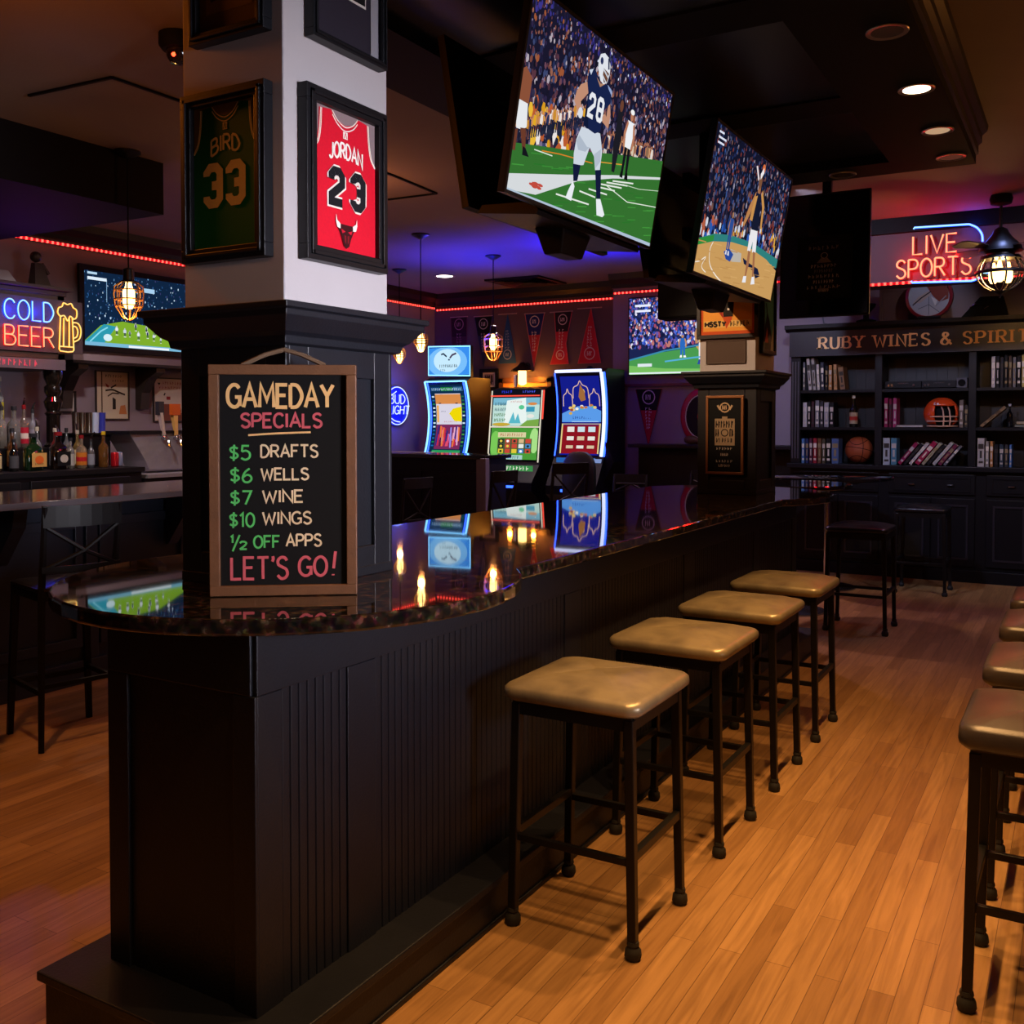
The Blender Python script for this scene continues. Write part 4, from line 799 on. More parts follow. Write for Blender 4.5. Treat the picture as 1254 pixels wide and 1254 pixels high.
# ---------------------------------------------------------------- bottles
BG = picmat('bottle_glaze', 0, .12)
def bottle(label, loc, h, r, body, lab=None, cap='#15151a', neck=.3, liquid=None, shape='round', glassy=False, pour=False, lab2=None, name='bottle'):
    o = thing(name, label, 'bottle', loc, RN.uniform(0, 6) if shape == 'round' else PI/2, 'liquor bottles on the back bar')
    rn = r*.34; z1 = h*(1-neck-.14); prof = [(r*.92, 0), (r, h*.015), (r, z1), (r*.82, z1+h*.06), (rn*1.15, z1+h*.14), (rn, z1+h*.18), (rn, h*.95), (rn*1.15, h*.955), (rn*1.15, h*.98), (rn, h*.98)]
    m = mat('glass_'+body.strip('#'), body, .06, trans=.75 if glassy else 0., var=.1, coat=.6)
    if shape == 'round': MB().lathe(prof, n=16).build('glass', m, o, True)
    else:
        mb = MB(); loft(mb, [[(x*q*2, y*q*1.1, z) for x, y in rrect(1, 1, .2, 3)] for q, z in prof]); mb.build('glass', m, o, True)
    if lab:
        z0, z2 = h*.1, z1*.85
        if shape == 'round':
            MB().color(lab).lathe([(r*1.012, z0), (r*1.015, z0+.002), (r*1.015, z2), (r*1.012, z2)], n=16).color(lab2 or lab).lathe([(r*1.02, z0+(z2-z0)*.3), (r*1.022, z0+(z2-z0)*.32), (r*1.022, z0+(z2-z0)*.62), (r*1.02, z0+(z2-z0)*.64)], n=16).build('bottle_label', BG if False else PRINT, o, True)
        else:
            p = Pic(r*1.8, z2-z0); p.bg(lab); p.ell(p.w/2, p.h/2, p.w*.3, p.h*.3, lab2 or '#ffffff'); p.up(); p.scribble(p.w*.2, p.h*.15, p.w*.6, p.h*.14, '#1c1814', 6); p.build('bottle_label', PRINT, o, y=-r*1.11, z=z0)
    MB().color(cap).lathe([(rn*1.3, h*.9), (rn*1.32, h*.905), (rn*1.28, h), (0, h)], n=12).build('cap', PRINT, o, True)
    if pour: MB().tube([(0, 0, h), (0, .01, h+.03), (0, .03, h+.055)], [.01, .007, .005], 6).build('pourer', CHROME, o, True)
    return o
F2 = (-7.235, 1.2)
FR, MD, BK = (-7.12, 1.2), (-7.42, 1.37), (-7.7, 1.55)
yb = lambda y, b: y if b in (FR, F2) else 4.3+(y-4.38)*.62
BT = [('dark brown round bottle with a cream label at the open end of the front row', FR, -.13, .26, .042, '#1d130d', '#b8a880'),
 ('slim black bottle with a grey label in the front row', FR, 4.62, .25, .034, '#0c0c0e', '#4a4a50'),
 ('square green bottle with orange and tan labels in the front row', FR, 4.79, .29, .07, '#0c2410', '#c89a58', '#d8662a', 'sq'),
 ('big black square bottle with a black label in the front row', FR, 5.0, .30, .066, '#140c0a', '#121216', '#b8b0a8', 'sq'),
 ('narrow clear bottle with a white label in the front row', FR, 5.12, .25, .03, '#a8a8a0', '#a8a4a0'),
 ('clear bottle with a red and yellow label in the front row', FR, 5.21, .27, .042, '#b8a890', '#c87828', '#b8202c'),
 ('thin blue white bottle in the front row beside the amber bottle', FR, 5.31, .24, .028, '#3a4048', '#8a90a0'),
 ('amber bottle with a yellow neck at the end of the front row', FR, 5.42, .3, .04, '#9a6a30', None),
 ('dark wine bottle with a silver label in the middle row', MD, 4.38, .33, .04, '#101210', '#b0aca8'),
 ('green bottle with a yellow fruit label in the middle row', MD, 4.63, .36, .045, '#24401c', '#8aa038', '#d8a028'),
 ('black bottle with a pourer in the middle row', MD, 4.76, .34, .04, '#0a0a0c', None),
 ('clear bottle with an orange disc label in the middle row', MD, 4.9, .3, .045, '#8a8078', '#6a4a38', '#d8781c'),
 ('frosted pale bottle in the middle row', MD, 5.06, .3, .045, '#b8b8b4', None),
 ('wide clear decanter bottle in the middle row', MD, 5.22, .3, .055, '#a8a8a8', None),
 ('bottle with a red label and chrome pourer in the middle row', MD, 5.37, .31, .04, '#a89890', '#b02038', '#d8d0c8'),
 ('smoky clear bottle at the end of the middle row', MD, 5.48, .28, .036, '#6a7078', '#8a8a98'),
 ('clear bottle with a pale label behind the cream labelled brown bottle', F2, 4.53, .29, .036, '#989890', '#b8b4a8'),
 ('brown bottle with a gold label behind the green square bottle', F2, 4.69, .33, .038, '#4a2a14', '#b08a48', '#d8c078'),
 ('clear bottle with a silver label behind the black square bottle', F2, 4.9, .34, .038, '#a0a4a8', '#a8a8b0'),
 ('dark red bottle behind the narrow clear bottle', F2, 5.06, .33, .036, '#5a1a18', '#c8b8a8', '#8a1c20'),
 ('clear bottle with a blue label behind the red and yellow one', F2, 5.165, .33, .032, '#90989c', '#3a58a0', '#d8dce4'),
 ('pale gold bottle behind the thin blue white one', F2, 5.265, .31, .034, '#b09858', '#d8cca8'),
 ('tall clear bottle with a pourer at the back', BK, 4.55, .34, .036, '#8a9498', None),
 ('slender bottle with a chrome pourer at the back', BK, 4.74, .34, .034, '#788488', None),
 ('bottle with an orange label at the back before the mirror', BK, 4.96, .34, .042, '#8a8a84', '#c88028', '#d8b030'),
 ('clear bottle with a green label at the back beside the turned post', BK, 5.19, .34, .036, '#8a9490', '#506a30', '#a8b848'),
 ('yellow topped bottle at the back beside the turned post', BK, 5.33, .36, .034, '#7a8084', '#b8b030', '#d8d060')]
for i, t in enumerate(BT):
    lab, (x, z), y, h, r, body, lb = t[:7]; l2 = t[7] if len(t) > 7 else None
    if y < 0: y = 4.48
    y = yb(y, t[1]); r *= 1 if t[1] in (FR, F2) else .88; h *= 1 if t[1] in (FR, F2) else 1.12; bottle(lab, (x+.012*(i % 2)*(t[1] is not F2), y, z+.002), h, r, body, lb, cap=RN.choice(['#15151a', '#b8b0a0', '#8a1820', '#2a2a30']) if 'yellow neck' not in lab else '#d8b820', lab2=l2, shape='sq' if len(t) > 8 else 'round', glassy=body[1] in '89ab', pour='pourer' in lab or i % 3 == 0)
for k, (c, t) in enumerate((('#b01828', 'red'), ('#8a98c0', 'pale blue'))):
    o = thing('drink_can', '%s drinks can standing past the amber bottle' % t, 'can', (-7.1-.03*k, 5.525+.062*k, 1.202)); MB().lathe([(.026, 0), (.033, .008), (.033, .112), (.027, .122), (.025, .12)], n=18).build('body', mat('can_'+t.replace(' ', '_'), c, .22, metal=.5), o, True); MB().lathe([(.026, .1205), (.0, .1207)], n=16).build('lid', CHROME, o)
o = thing('menu_card', 'small dark blue menu card leaning behind the can', 'card', (-7.35, 5.62, 1.487)) if False else None
# ---------------------------------------------------------------- tall chairs at the service bar
CHB = mat('chair_black', '#09090c', .5, spec=.25, var=.2)
def bar_chair(label, loc, rz, m=CHB, sz=.76, bh=.42, w=.38, group=None, vinyl=True, cross=True):
    o = thing('bar_chair', label, 'chair', loc, rz, group); h = w/2
    cushion(w+.02, w+.02, sz, .035, .015).build('seat', mat('chair_vinyl', '#17171b', .3), o, True, ang=80)
    MB().box(-h, h, -h, h, sz-.04, sz+.004).build('seat_frame', m, o)
    for sx in (-1, 1):
        MB().frustum((sx*(h+.01), -h-.01, 0), (.026, .026), (sx*(h-.015), -h+.02, sz-.02), (.034, .034)).build('leg', m, o)
        MB().tube([(sx*(h+.01), h+.03, 0), (sx*(h-.015), h-.01, sz), (sx*(h-.01), h+.06, sz+bh)], [.015, .019, .014], 6).build('leg', m, o, True)
    bk = MB(); y = h+.055
    n = 7; arc = [(-h+2*h*i/n, y-.0+.03*math.sin(PI*i/n), 0) for i in range(n+1)]
    for z0, z1 in ((sz+bh-.1, sz+bh+.005), (sz+.1, sz+.13)):
        for a, b in zip(arc[:-1], arc[1:]):
            d = -.025 if z0 < sz+.2 else 0
            bk.add([(a[0], a[1]-.008+d, z0), (b[0], b[1]-.008+d, z0), (b[0], b[1]+.008+d, z0), (a[0], a[1]+.008+d, z0), (a[0], a[1]-.008+d, z1), (b[0], b[1]-.008+d, z1), (b[0], b[1]+.008+d, z1), (a[0], a[1]+.008+d, z1)], [(0,3,2,1),(4,5,6,7),(0,1,5,4),(1,2,6,5),(2,3,7,6),(3,0,4,7)])
    if cross:
        for s in (-1, 1): bk.tube([(-s*h*.9, y-.02, sz+.12), (0, y+.015, sz+.2), (s*h*.9, y, sz+bh-.1)], .01, 6)
    bk.build('backrest', m, o)
    mb = MB()
    for z in (.25,): mb.box(-h, h, -h-.02, -h, z, z+.025); mb.box(-h, h, h, h+.02, z+.05, z+.07); mb.box(-h-.01, -h+.01, -h, h, z+.02, z+.045); mb.box(h-.01, h+.01, -h, h, z+.02, z+.045)
    mb.build('stretcher', m, o); return o
bar_chair('tall black cross-back chair facing the service bar', (-4.46, 3.16, 0), PI/2+PI-.25, group='tall chairs at the service bar')
bar_chair('dark tall chair at the service bar nearest the picture edge', (-4.55, 2.5, 0), PI/2+PI+.1, group='tall chairs at the service bar')
# ================================================================ gaming machines at the back wall
def slotpics(kind, lo, hi):
    def sc1(p):
        w, h = p.w, p.h; p.bg('#0c2a4a', 12); p.rect(w*.02, h*.9, w*.3, h*.97, '#1c4a7a'); p.rect(w*.32, h*.9, w*.68, h*.97, '#1c7a3a'); p.rect(w*.7, h*.9, w*.97, h*.97, '#3c6a90'); p.up(); p.scribble(w*.05, h*.915, w*.9, h*.035, '#c8e8ff', 16)
        for i in range(14): p.rect(w*.02, h*(.1+i*.055), w*.09, h*(.12+i*.055), RN.choice(['#1c6aa8', '#d8f0ff', '#1a8a4a'])); p.rect(w*.9, h*(.1+i*.055), w*.97, h*(.12+i*.055), RN.choice(['#1c6a48', '#d8f0ff', '#4aa83a']))
        for k in range(6): p.rect(w*.12, h*(.42+.075*k), w*.88, h*(.42+.075*(k+1)), '#d8d4e4'); p.rect(w*.12, h*(.06+.06*k), w*.88, h*(.06+.06*(k+1)), '#7a2a5a')
        p.up(); p.rect(w*.12, h*.72, w*.88, h*.86, '#d88a4a'); p.up()
        for i in range(26): p.ell(w*RN.uniform(.15, .85), h*RN.uniform(.73, .85), w*.05, h*.012, RN.choice(['#e0a858', '#c85a3a', '#e8c080', '#b86a4a']), 8, RN.random()*.9)
        p.poly([(w*.5, h*.58), (w*.62, h*.65), (w*.88, h*.68), (w*.88, h*.46), (w*.66, h*.47)], '#f0d808'); p.rect(w*.14, h*.45, w*.2, h*.7, '#f0a848'); p.up(); p.ell(w*.24, h*.74, w*.05, h*.02, '#3a2030'); p.ell(w*.74, h*.74, w*.05, h*.02, '#3a2030'); p.scribble(w*.26, h*.6, w*.15, h*.02, '#3a4a6a', 5); p.scribble(w*.35, h*.45, w*.4, h*.022, '#c03020', 9)
        for i in range(34):
            x = w*RN.uniform(.14, .86); p.line([(x, h*RN.uniform(.08, .2)), (x+w*RN.uniform(-.04, .04), h*RN.uniform(.25, .42))], w*.045, RN.choice(['#e04a6a', '#e8783a', '#9a8ae8', '#3a2a80', '#c82a4a', '#e8a8c8', '#5a1a3a']))
        p.up(); p.rect(w*.08, h*.0, w*.92, h*.045, '#2a9a5a'); p.line([(w*.1, h*.02), (w*.5, h*.035), (w*.9, h*.02)], h*.01, '#b8f0c0')
    def sc3(p):
        w, h = p.w, p.h; p.bg('#141c8a', 14); p.up()
        p.poly([(0, h*.42), (w, h*.42), (w, h*.56), (w*.75, h*.62), (w*.4, h*.62), (0, h*.53)], '#5a9ae8'); p.poly([(w*.25, h*.42), (w*.95, h*.42), (w*.85, h*.52), (w*.35, h*.52)], '#a8d0f4'); p.up()
        for x, z, r in ((.16, .8, .12), (.5, .9, .2), (.84, .8, .13)): p.line(smooth_pts([(w*(x-r), h*(z-.18)), (w*(x-r*.9), h*(z-.05)), (w*(x-r*.3), h*(z-.01)), (w*x, h*(z+.04)), (w*(x+r*.3), h*(z-.01)), (w*(x+r*.9), h*(z-.05)), (w*(x+r), h*(z-.18))]), w*.02, '#e0b8a8')
        p.poly([(w*.44, h*.74), (w*.5, h*.9), (w*.6, h*.8), (w*.62, h*.7), (w*.5, h*.68)], '#a06a3a'); p.ell(w*.55, h*.8, w*.06, h*.04, '#d8b078'); p.up()
        for i in range(30): p.ell(w*RN.uniform(.2, .88), h*RN.uniform(.52, .63), w*.045, h*.018, RN.choice(['#e8c878', '#f0ece8', '#c87838', '#d8a848', '#5ab0a8', '#a84a2a']), 8, RN.random()*.9)
        p.up(); p.scribble(w*.28, h*.46, w*.5, h*.035, '#16388a', 9); p.up()
        for k in range(4): p.rect(w*.02, h*(.02+.09*k), w*.98, h*(.02+.09*(k+1)), '#8a1420')
        p.rect(0, h*.02, w*.035, h*.4, '#e8d088'); p.rect(w*.965, h*.02, w, h*.4, '#e8d088'); p.rect(0, h*.39, w, h*.4, '#d0b878'); p.up()
        for r in range(3):
            for c in range(3):
                x, z = w*(.24+.27*c), h*(.33-.115*r); cc = RN.choice(['#e8e4dc', '#c8e0e8', '#d8c0a0']); p.rect(x-w*.09, z-h*.035, x+w*.09, z+h*.03, cc, .1*r); p.ell(x, z, w*.05, h*.02, RN.choice(['#3a8ab8', '#4aa868', '#c83a3a', '#e8d8a0']), 8, .5)
    def sc2a(p):
        w, h = p.w, p.h; p.bg('#bfe0d8', 2); p.rect(0, h*.75, w, h, '#7ab8d0'); p.poly([(w*.3, h*.9), (w*.7, h), (w*.75, h*.1), (w*.25, h*.1)], '#e8f4f0'); p.poly([(w*.6, 0), (w, 0), (w, h*.25), (w*.75, h*.2)], '#7aa848'); p.up()
        for r in range(4): p.scribble(w*.04, h*(.15+.19*r), w*.25, h*.12, RN.choice(['#2a5a4a', '#285868', '#487838']), 7)
        p.scribble(w*.38, h*.82, w*.25, h*.07, '#c84848', 6); p.poly([(w*.36, h*.1), (w*.45, h*.5), (w*.5, h*.2), (w*.55, h*.45), (w*.62, h*.1)], '#5ab8c8'); p.ell(w*.62, h*.66, w*.06, h*.08, '#58c890'); p.rect(w*.72, h*.5, w*.9, h*.68, '#3a98b8'); p.ell(w*.85, h*.78, w*.1, h*.05, '#d88848'); p.ell(w*.82, h*.35, w*.08, h*.07, '#e8e8e0'); p.ell(w*.2, h*.06, w*.2, h*.06, '#c8a838')
    def sc2b(p):
        w, h = p.w, p.h; p.bg('#4a9a38', 2); p.ell(w*.1, h*.5, w*.12, h*.4, '#7ac858'); p.ell(w*.93, h*.6, w*.1, h*.4, '#a8e088'); p.rect(w*.15, h*.7, w*.75, h*.86, '#d8d0a0'); p.rect(w*.15, h*.2, w*.88, h*.66, '#4a5a38'); p.up()
        for r in range(3):
            for c in range(5): p.rect(w*(.17+.145*c), h*(.2+.16*r), w*(.28+.145*c), h*(.33+.16*r), RN.choice(['#e8ece4', '#c84838', '#e0c838', '#202824', '#d8b888', '#4a88c8'])); p.ell(w*(.225+.145*c), h*(.26+.16*r), w*.03, h*.04, RN.choice(['#203028', '#e8d048', '#ffffff']), 8, .5)
        p.scribble(w*.2, h*.73, w*.5, h*.1, '#a85838', 10); p.rect(w*.2, 0, w*.7, h*.14, '#a8d0c8'); p.up(); p.scribble(w*.24, h*.02, w*.4, h*.1, '#386878', 8)
    return {1: (sc1,), 3: (sc3,), 2: (sc2a, sc2b)}[kind]
TOPB = glow('edge_light_ice', '#7ec8ff', 2.2); EDGEB = glow('edge_light_blue', '#2a50ff', 4.5); EDGEW = glow('edge_light_white', '#d0d8ff', 1.6); EDGER = glow('edge_light_red', '#ff5040', 1.2); EDGEG = glow('edge_light_cream', '#e8e0c8', 1.0)
CABB = mat('machine_blue_black', '#0b0d1c', .45, spec=.2)
def slot(kind, label, x, y, w, z0, z1, amp, rz=0.):
    o = thing('gaming_machine', label, 'gaming machine', (x, y, 0), rz, 'gaming machines along the pennant wall'); zc, hz = (z0+z1)/2, (z1-z0)/2
    W_ = (lambda z: amp*(1-((z-zc)/hz)**2)) if kind != 2 else (lambda z: (z-z0)*.13)
    n = 10; zs = [z0+(z1-z0)*i/n for i in range(n+1)]
    prof = [(.02, 0), (.02, .6), (-.2, .74), (-.2, .84), (0, z0-.03)]+[(W_(z)+.012, z) for z in zs]+[(.12 if kind != 2 else .3, z1+.05), (.58, z1+.05), (.6, z1-.25), (.62, 0)]
    MB().prismx(prof, -w/2, w/2).build('cabinet', CABB, o)
    MB().box(-w*.48, w*.48, -.19, -.03, .841, .853).build('button_deck', PLASTIC, o); MB().box(-w*.2, w*.2, -.208, -.2, .77, .8).build('deck_light', EDGEB, o)
    e = .035
    def edge(px, m, r, nm, top=False, zz=None):
        q = [(px, W_(z)-.004, z) for z in (zz or zs)]; MB().tube(q, r, 6).build(nm, m, o, True)
    ps = slotpics(kind, z0, z1)
    if kind == 2:
        for f, a, b in ((ps[0], z0+(z1-z0)*.5, z1-.09), (ps[1], z0+.03, z0+(z1-z0)*.475)):
            p = Pic(w-.09, b-a); f(p); p.build('game_screen', SCREEN, o, y=0, z=a, warp=lambda v, a=a: W_(v+a), dl=.0004)
        edge(-w/2+.02, EDGEG, .008, 'side_light'); edge(w/2-.02, EDGEG, .008, 'side_light'); edge(w/2+.006, EDGER, .01, 'accent_light', zz=[z for z in zs if z > zc+.05])
        for z in (z0+(z1-z0)*.488,): MB().box(-w/2+.03, w/2-.03, W_(z)-.01, W_(z), z-.008, z+.008).build('divider_light', EDGEG, o)
        MB().box(-w/2+.03, w/2-.03, W_(z1)-.06, W_(z1)-.05, z1-.075, z1-.06).build('top_light', EDGER, o)
        p = Pic(w-.1, .07); p.bg('#10101a'); p.scribble(w*.15, .02, w*.2, .03, '#3a48ff', 5); p.scribble(w*.55, .02, w*.25, .03, '#5a68ff', 6); p.build('name_strip', SCREEN, o, y=W_(z1)-.01, z=z1-.05)
        p = Pic(w-.1, .07); p.bg('#3a8a48'); p.up(); p.scribble(.05, .01, w-.2, .05, '#e8e8d8', 12); p.build('lower_strip', SCREEN, o, y=-.075, z=z0-.11)
        MB().box(-.095, -.065, .2, .24, z1+.05, z1+.2).build('service_light', mat('lamp_pole', '#b8b8b8', .3), o)
    else:
        p = Pic(w-.14, z1-z0-.05); ps[0](p); p.build('game_screen', SCREEN, o, y=0, z=z0+.01, warp=lambda v: W_(v+z0+.01), dl=.0004)
        if kind == 1:
            for s in (-1, 1): edge(s*(w/2-.012), TOPB, .013, 'side_light'); edge(s*(w/2-.05), EDGEB, .01, 'inner_light')
            MB().tube([(-w/2+.02, W_(z1)-.006, z1+.0), (w/2-.02, W_(z1)-.006, z1+.0)], .01, 6).build('top_light', TOPB, o)
            p = Pic(w*.94, .36); p.bg('#3a90f0', 1); p.ell(p.w*.45, .17, p.w*.5, .2, '#7ac0fc', 24); p.up(); p.ell(p.w*.45, .19, p.w*.34, .15, '#c8ecff', 24); p.up()
            p.line([(p.w*.3, .27), (p.w*.36, .28), (p.w*.44, .24)], .02, '#1c2a48'); p.line([(p.w*.52, .22), (p.w*.58, .26), (p.w*.68, .28)], .024, '#4a3a58'); p.ell(p.w*.5, .2, .015, .012, '#34486a', 8); p.scribble(p.w*.26, .1, p.w*.46, .04, '#16304a', 10); p.scribble(p.w*.28, .05, p.w*.14, .03, '#2a5a80', 3)
            MB().prism([(-w*.5, .03), (w*.5, 0), (w*.5, .40), (-w*.5, .42)], .1, .16).build('topper_case', CABB, o).location = (0, 0, z1+.055)
            q = p.build('topper_screen', SCREEN, o, y=.098, z=z1+.085); MB().tube([(-w*.49, .094, z1+.09), (w*.49, .094, z1+.07), (w*.49, .094, z1+.45), (-w*.49, .094, z1+.465)], .009, 6, True).build('topper_light', TOPB, o)
        else:
            edge(w/2-.03, EDGEW, .02, 'side_light'); edge(-w/2+.012, EDGEB, .008, 'side_light'); edge(w/2+.004, EDGEB, .012, 'outer_light')
            MB().tube([(-w/2+.02, W_(z1)-.006, z1+.02), (w/2-.03, W_(z1)-.006, z1+.02)], .018, 6).build('top_light', EDGEW, o); MB().ball((.05, .2, z1+.06), (.04, .04, .03)).build('service_light', CABB, o, True)
            MB().box(-w/2+.05, w/2-.1, -.03, -.01, z0-.09, z0-.02).build('touch_strip', glow('strip_blue', '#2a6ac0', .8), o); MB().box(w/2-.14, w/2-.02, -.033, -.012, z0-.075, z0-.03).build('badge', glow('badge_blue', '#8aa0d8', .8), o)
            MB().prism([(w/2, .9), (w/2+.12, 1.12), (w/2+.01, 1.35)], .02, .3).build('side_wing', CABB, o)
slot(1, 'curved gaming machine with a pale blue topper screen nearest the neon beer sign', -7.16, 10.6, .66, 1.16, 2.10, .10)
slot(2, 'gaming machine with two stacked green and white screens in the middle', -6.15, 10.6, .76, 1.08, 1.97, 0)
slot(3, 'tall gaming machine with a blue upper screen and a bright white edge', -5.09, 10.3, .645, 1.18, 2.15, .08)
# ---------------------------------------------------------------- pennants
def pennant(label, poly, cols, Y, glyph_c='#c8c0c4', split=None, grp='felt pennants on the wall', bar=True):
    """poly in wall metres (x, z); cols = main, head"""
    xs = [a for a, b in poly]; zs = [b for a, b in poly]; cx = (min(xs)+max(xs))/2; z0, z1 = min(zs), max(zs); w, h = max(xs)-min(xs)+.02, z1-z0
    o = thing('pennant', label, 'pennant', (cx, Y, z0), 0, grp)
    MB().prism([(a-cx, b-z0) for a, b in poly], -.008, -.002).build('felt', mat('felt_'+cols[0].strip('#'), cols[0], .95, bump=.2), o)
    p = Pic(w, h); T = lambda a: a-cx+w/2
    if split:
        q = [(T(a), b-z0) for a, b in poly]; zz = h*split; P2 = Pic(w, h); P2.poly([(a, b) for a, b in q], cols[1]); P = [(clip2(pp, zz), c, l) for pp, c, l in P2.P]; p.P += [(a, c, l) for a, c, l in P if len(a) > 2]; p.up()
    q = [(T(a), b-z0) for a, b in poly]; p.line(q+[q[0]], .01, cols[2] if len(cols) > 2 else '#8a5a60'); p.up()
    def wid(z):
        X = []
        for i in range(len(q)):
            (a, b), (c, d) = q[i], q[(i+1) % len(q)]
            if (b-z)*(d-z) < 0: X.append(a+(c-a)*(z-b)/(d-b))
        return (min(X), max(X)) if len(X) > 1 else (w/2, w/2)
    for t in (.85, .18):
        a, b = wid(h*t); r = (b-a)*.27
        if r > .035: p.oval((a+b)/2, h*t, r, r*1.05, .012, glyph_c, 16); p.scribble((a+b)/2-r*.5, h*t-r*.4, r, r*.8, glyph_c, 3)
    for i in range(7):
        z = h*(.3+.055*i); a, b = wid(z); r = min(.045, (b-a)*.24); p.scribble((a+b)/2-r, z, 2*r, h*.04, glyph_c, 2, .22)
    p.build('lettering', PRINT, o, y=-.0085, dl=.0006)
    if bar: MB().box(-.0-w*.5, w*.5, -.012, 0, h-.006, h+.006).build('hanging_rod', mat('rod', '#a08a90', .6), o) if poly[0][1] == poly[1][1] else None
    return o
def clip2(poly, z):
    out = []
    for i, p in enumerate(poly):
        q = poly[(i+1) % len(poly)]
        if p[1] >= z: out.append(p)
        if (p[1] >= z) != (q[1] >= z): t = (z-p[1])/(q[1]-p[1]); out.append((p[0]+(q[0]-p[0])*t, z))
    return out
YP = YB-.004
pennant('faded plum pennant nearest the corner of the pennant wall', [(-7.66, 3.03), (-7.39, 3.03), (-7.40, 2.35), (-7.62, 2.35)], ('#4a2434', '#321c2c', '#6a3a4a'), YP, '#a87a88', .6)
pennant('black and navy pennant pointing down beside the faded plum one', [(-7.27, 3.02), (-6.98, 3.02), (-7.12, 2.32)], ('#262c52', '#141620', '#3a3e5a'), YP, '#b8b4c4', .62)
pennant('small blue pennant pointing up behind the hanging cage lamp', [(-6.88, 2.365), (-6.61, 2.365), (-6.74, 3.03)], ('#1f4a82', '#1f4a82', '#2c5a90'), YP, '#9ab0cc')
pennant('blue and red pennant pointing down above the wall lamp', [(-6.474, 3.015), (-6.177, 3.015), (-6.335, 2.30)], ('#b02c38', '#232a72', '#d0808a'), YP, '#dcd4d8', .6)
pennant('red pennant with a dark head and flared bottom', [(-6.03, 3.015), (-5.77, 3.015), (-5.86, 2.6), (-5.82, 2.33), (-6.09, 2.33), (-6.0, 2.6)], ('#b8203a', '#2a1c2c', '#d05a6a'), YP, '#dcc8cc', .62)
pennant('red pennant pointing up above the tall blue gaming machine', [(-5.685, 2.33), (-5.36, 2.33), (-5.5, 3.04)], ('#c01c34', '#c01c34', '#d8606a'), YP, '#dcc8cc')
pennant('red pennant with a black head under the wall television', [(-4.665, 1.975), (-4.33, 1.975), (-4.5, 1.29)], ('#b01a30', '#1a141c', '#6a1422'), YJ-.004, '#e0d8d8', .62)
# wall lamp, door, small pictures
o = thing('wall_lamp', 'amber wall lamp with a dark cone shade over the middle gaming machine', 'wall lamp', (-6.44, 11.36, 2.06))
MB().tube([(0, .14, .26), (0, .02, .3), (0, 0, .27)], .012, 6).ball((0, .13, .26), (.05, .012, .05)).build('arm', METALB, o, True)
MB().lathe([(.03, .3), (.05, .27), (.16, .19), (.155, .185), (.04, .26)], n=20, cap=False).build('shade', METALB, o, True)
MB().lathe([(.02, .2), (.055, .19), (.055, .02), (.02, .0)], n=16).build('bulb', glow('amber_lamp', '#ffc870', 5), o, True)
struct('door_1', MB().box(-6.80, -6.12, YB-.03, YB, 0, 2.1), mat('amber_door', '#b8803c', .6, var=.15))
d1 = bpy.data.objects['door_1']; MB().box(-6.86, -6.80, YB-.05, YB, 0, 2.16).box(-6.12, -6.06, YB-.05, YB, 0, 2.16).box(-6.86, -6.06, YB-.05, YB, 2.1, 2.17).build('door_frame', mat('brown_trim', '#4a2c1c', .5), d1)
o = lambda p: (p.bg('#c0aeb0'), p.rect(p.w*.12, p.h*.12, p.w*.88, p.h*.88, '#8a7480'), p.up(), p.scribble(p.w*.2, p.h*.2, p.w*.6, p.h*.6, '#2a2430', 4))
framed('framed_picture', 'small dark framed print beside the amber door', 'picture', (-7.03, YB-.002, 2.0), 0, .3, .3, .05, BLACK2, o, .03, 0, pname='sheet')
framed('framed_picture', 'small framed print low on the wall between two gaming machines', 'picture', (-7.02, YB-.002, 1.48), 0, .24, .24, .03, BLACK2, o, .03, 0, pname='sheet')
# neon beer roundel
o = thing('neon_sign', 'round blue neon beer sign on the wall behind the pillar', 'neon sign', (XW+.004, 10.57, 1.79), PI/2)
MB().lathe([(.27, -.0), (.27, .012), (.265, .014)], n=28).build('backboard', mat('roundel_blue', '#2434b8', .4), o).rotation_euler = (PI/2, 0, 0)
circ = [(.25*math.cos(2*PI*i/32), .25*math.sin(2*PI*i/32)) for i in range(33)]
NW, NWH = glow('neon_white', '#d8e4ff', 1.3), glow('neon_violet', '#3a50ff', 3.2)
neon(o, 'ring_tube', [circ], .008, NW, NWH); neon(o, 'word_tube', strokes('BUD', -.17, .03, .12, width=.34)+strokes('LIGHT', -.2, -.11, .11, width=.45, slant=.12), .0075, NW, NWH)
neon(o, 'wave_tube', [smooth_pts([(-.2, .1), (-.12, .14), (-.02, .19)])], .008, NW, NWH); neon(o, 'wave_tube', [smooth_pts([(-.14, -.16), (-.05, -.2), (.06, -.215)])], .008, NW, NWH)
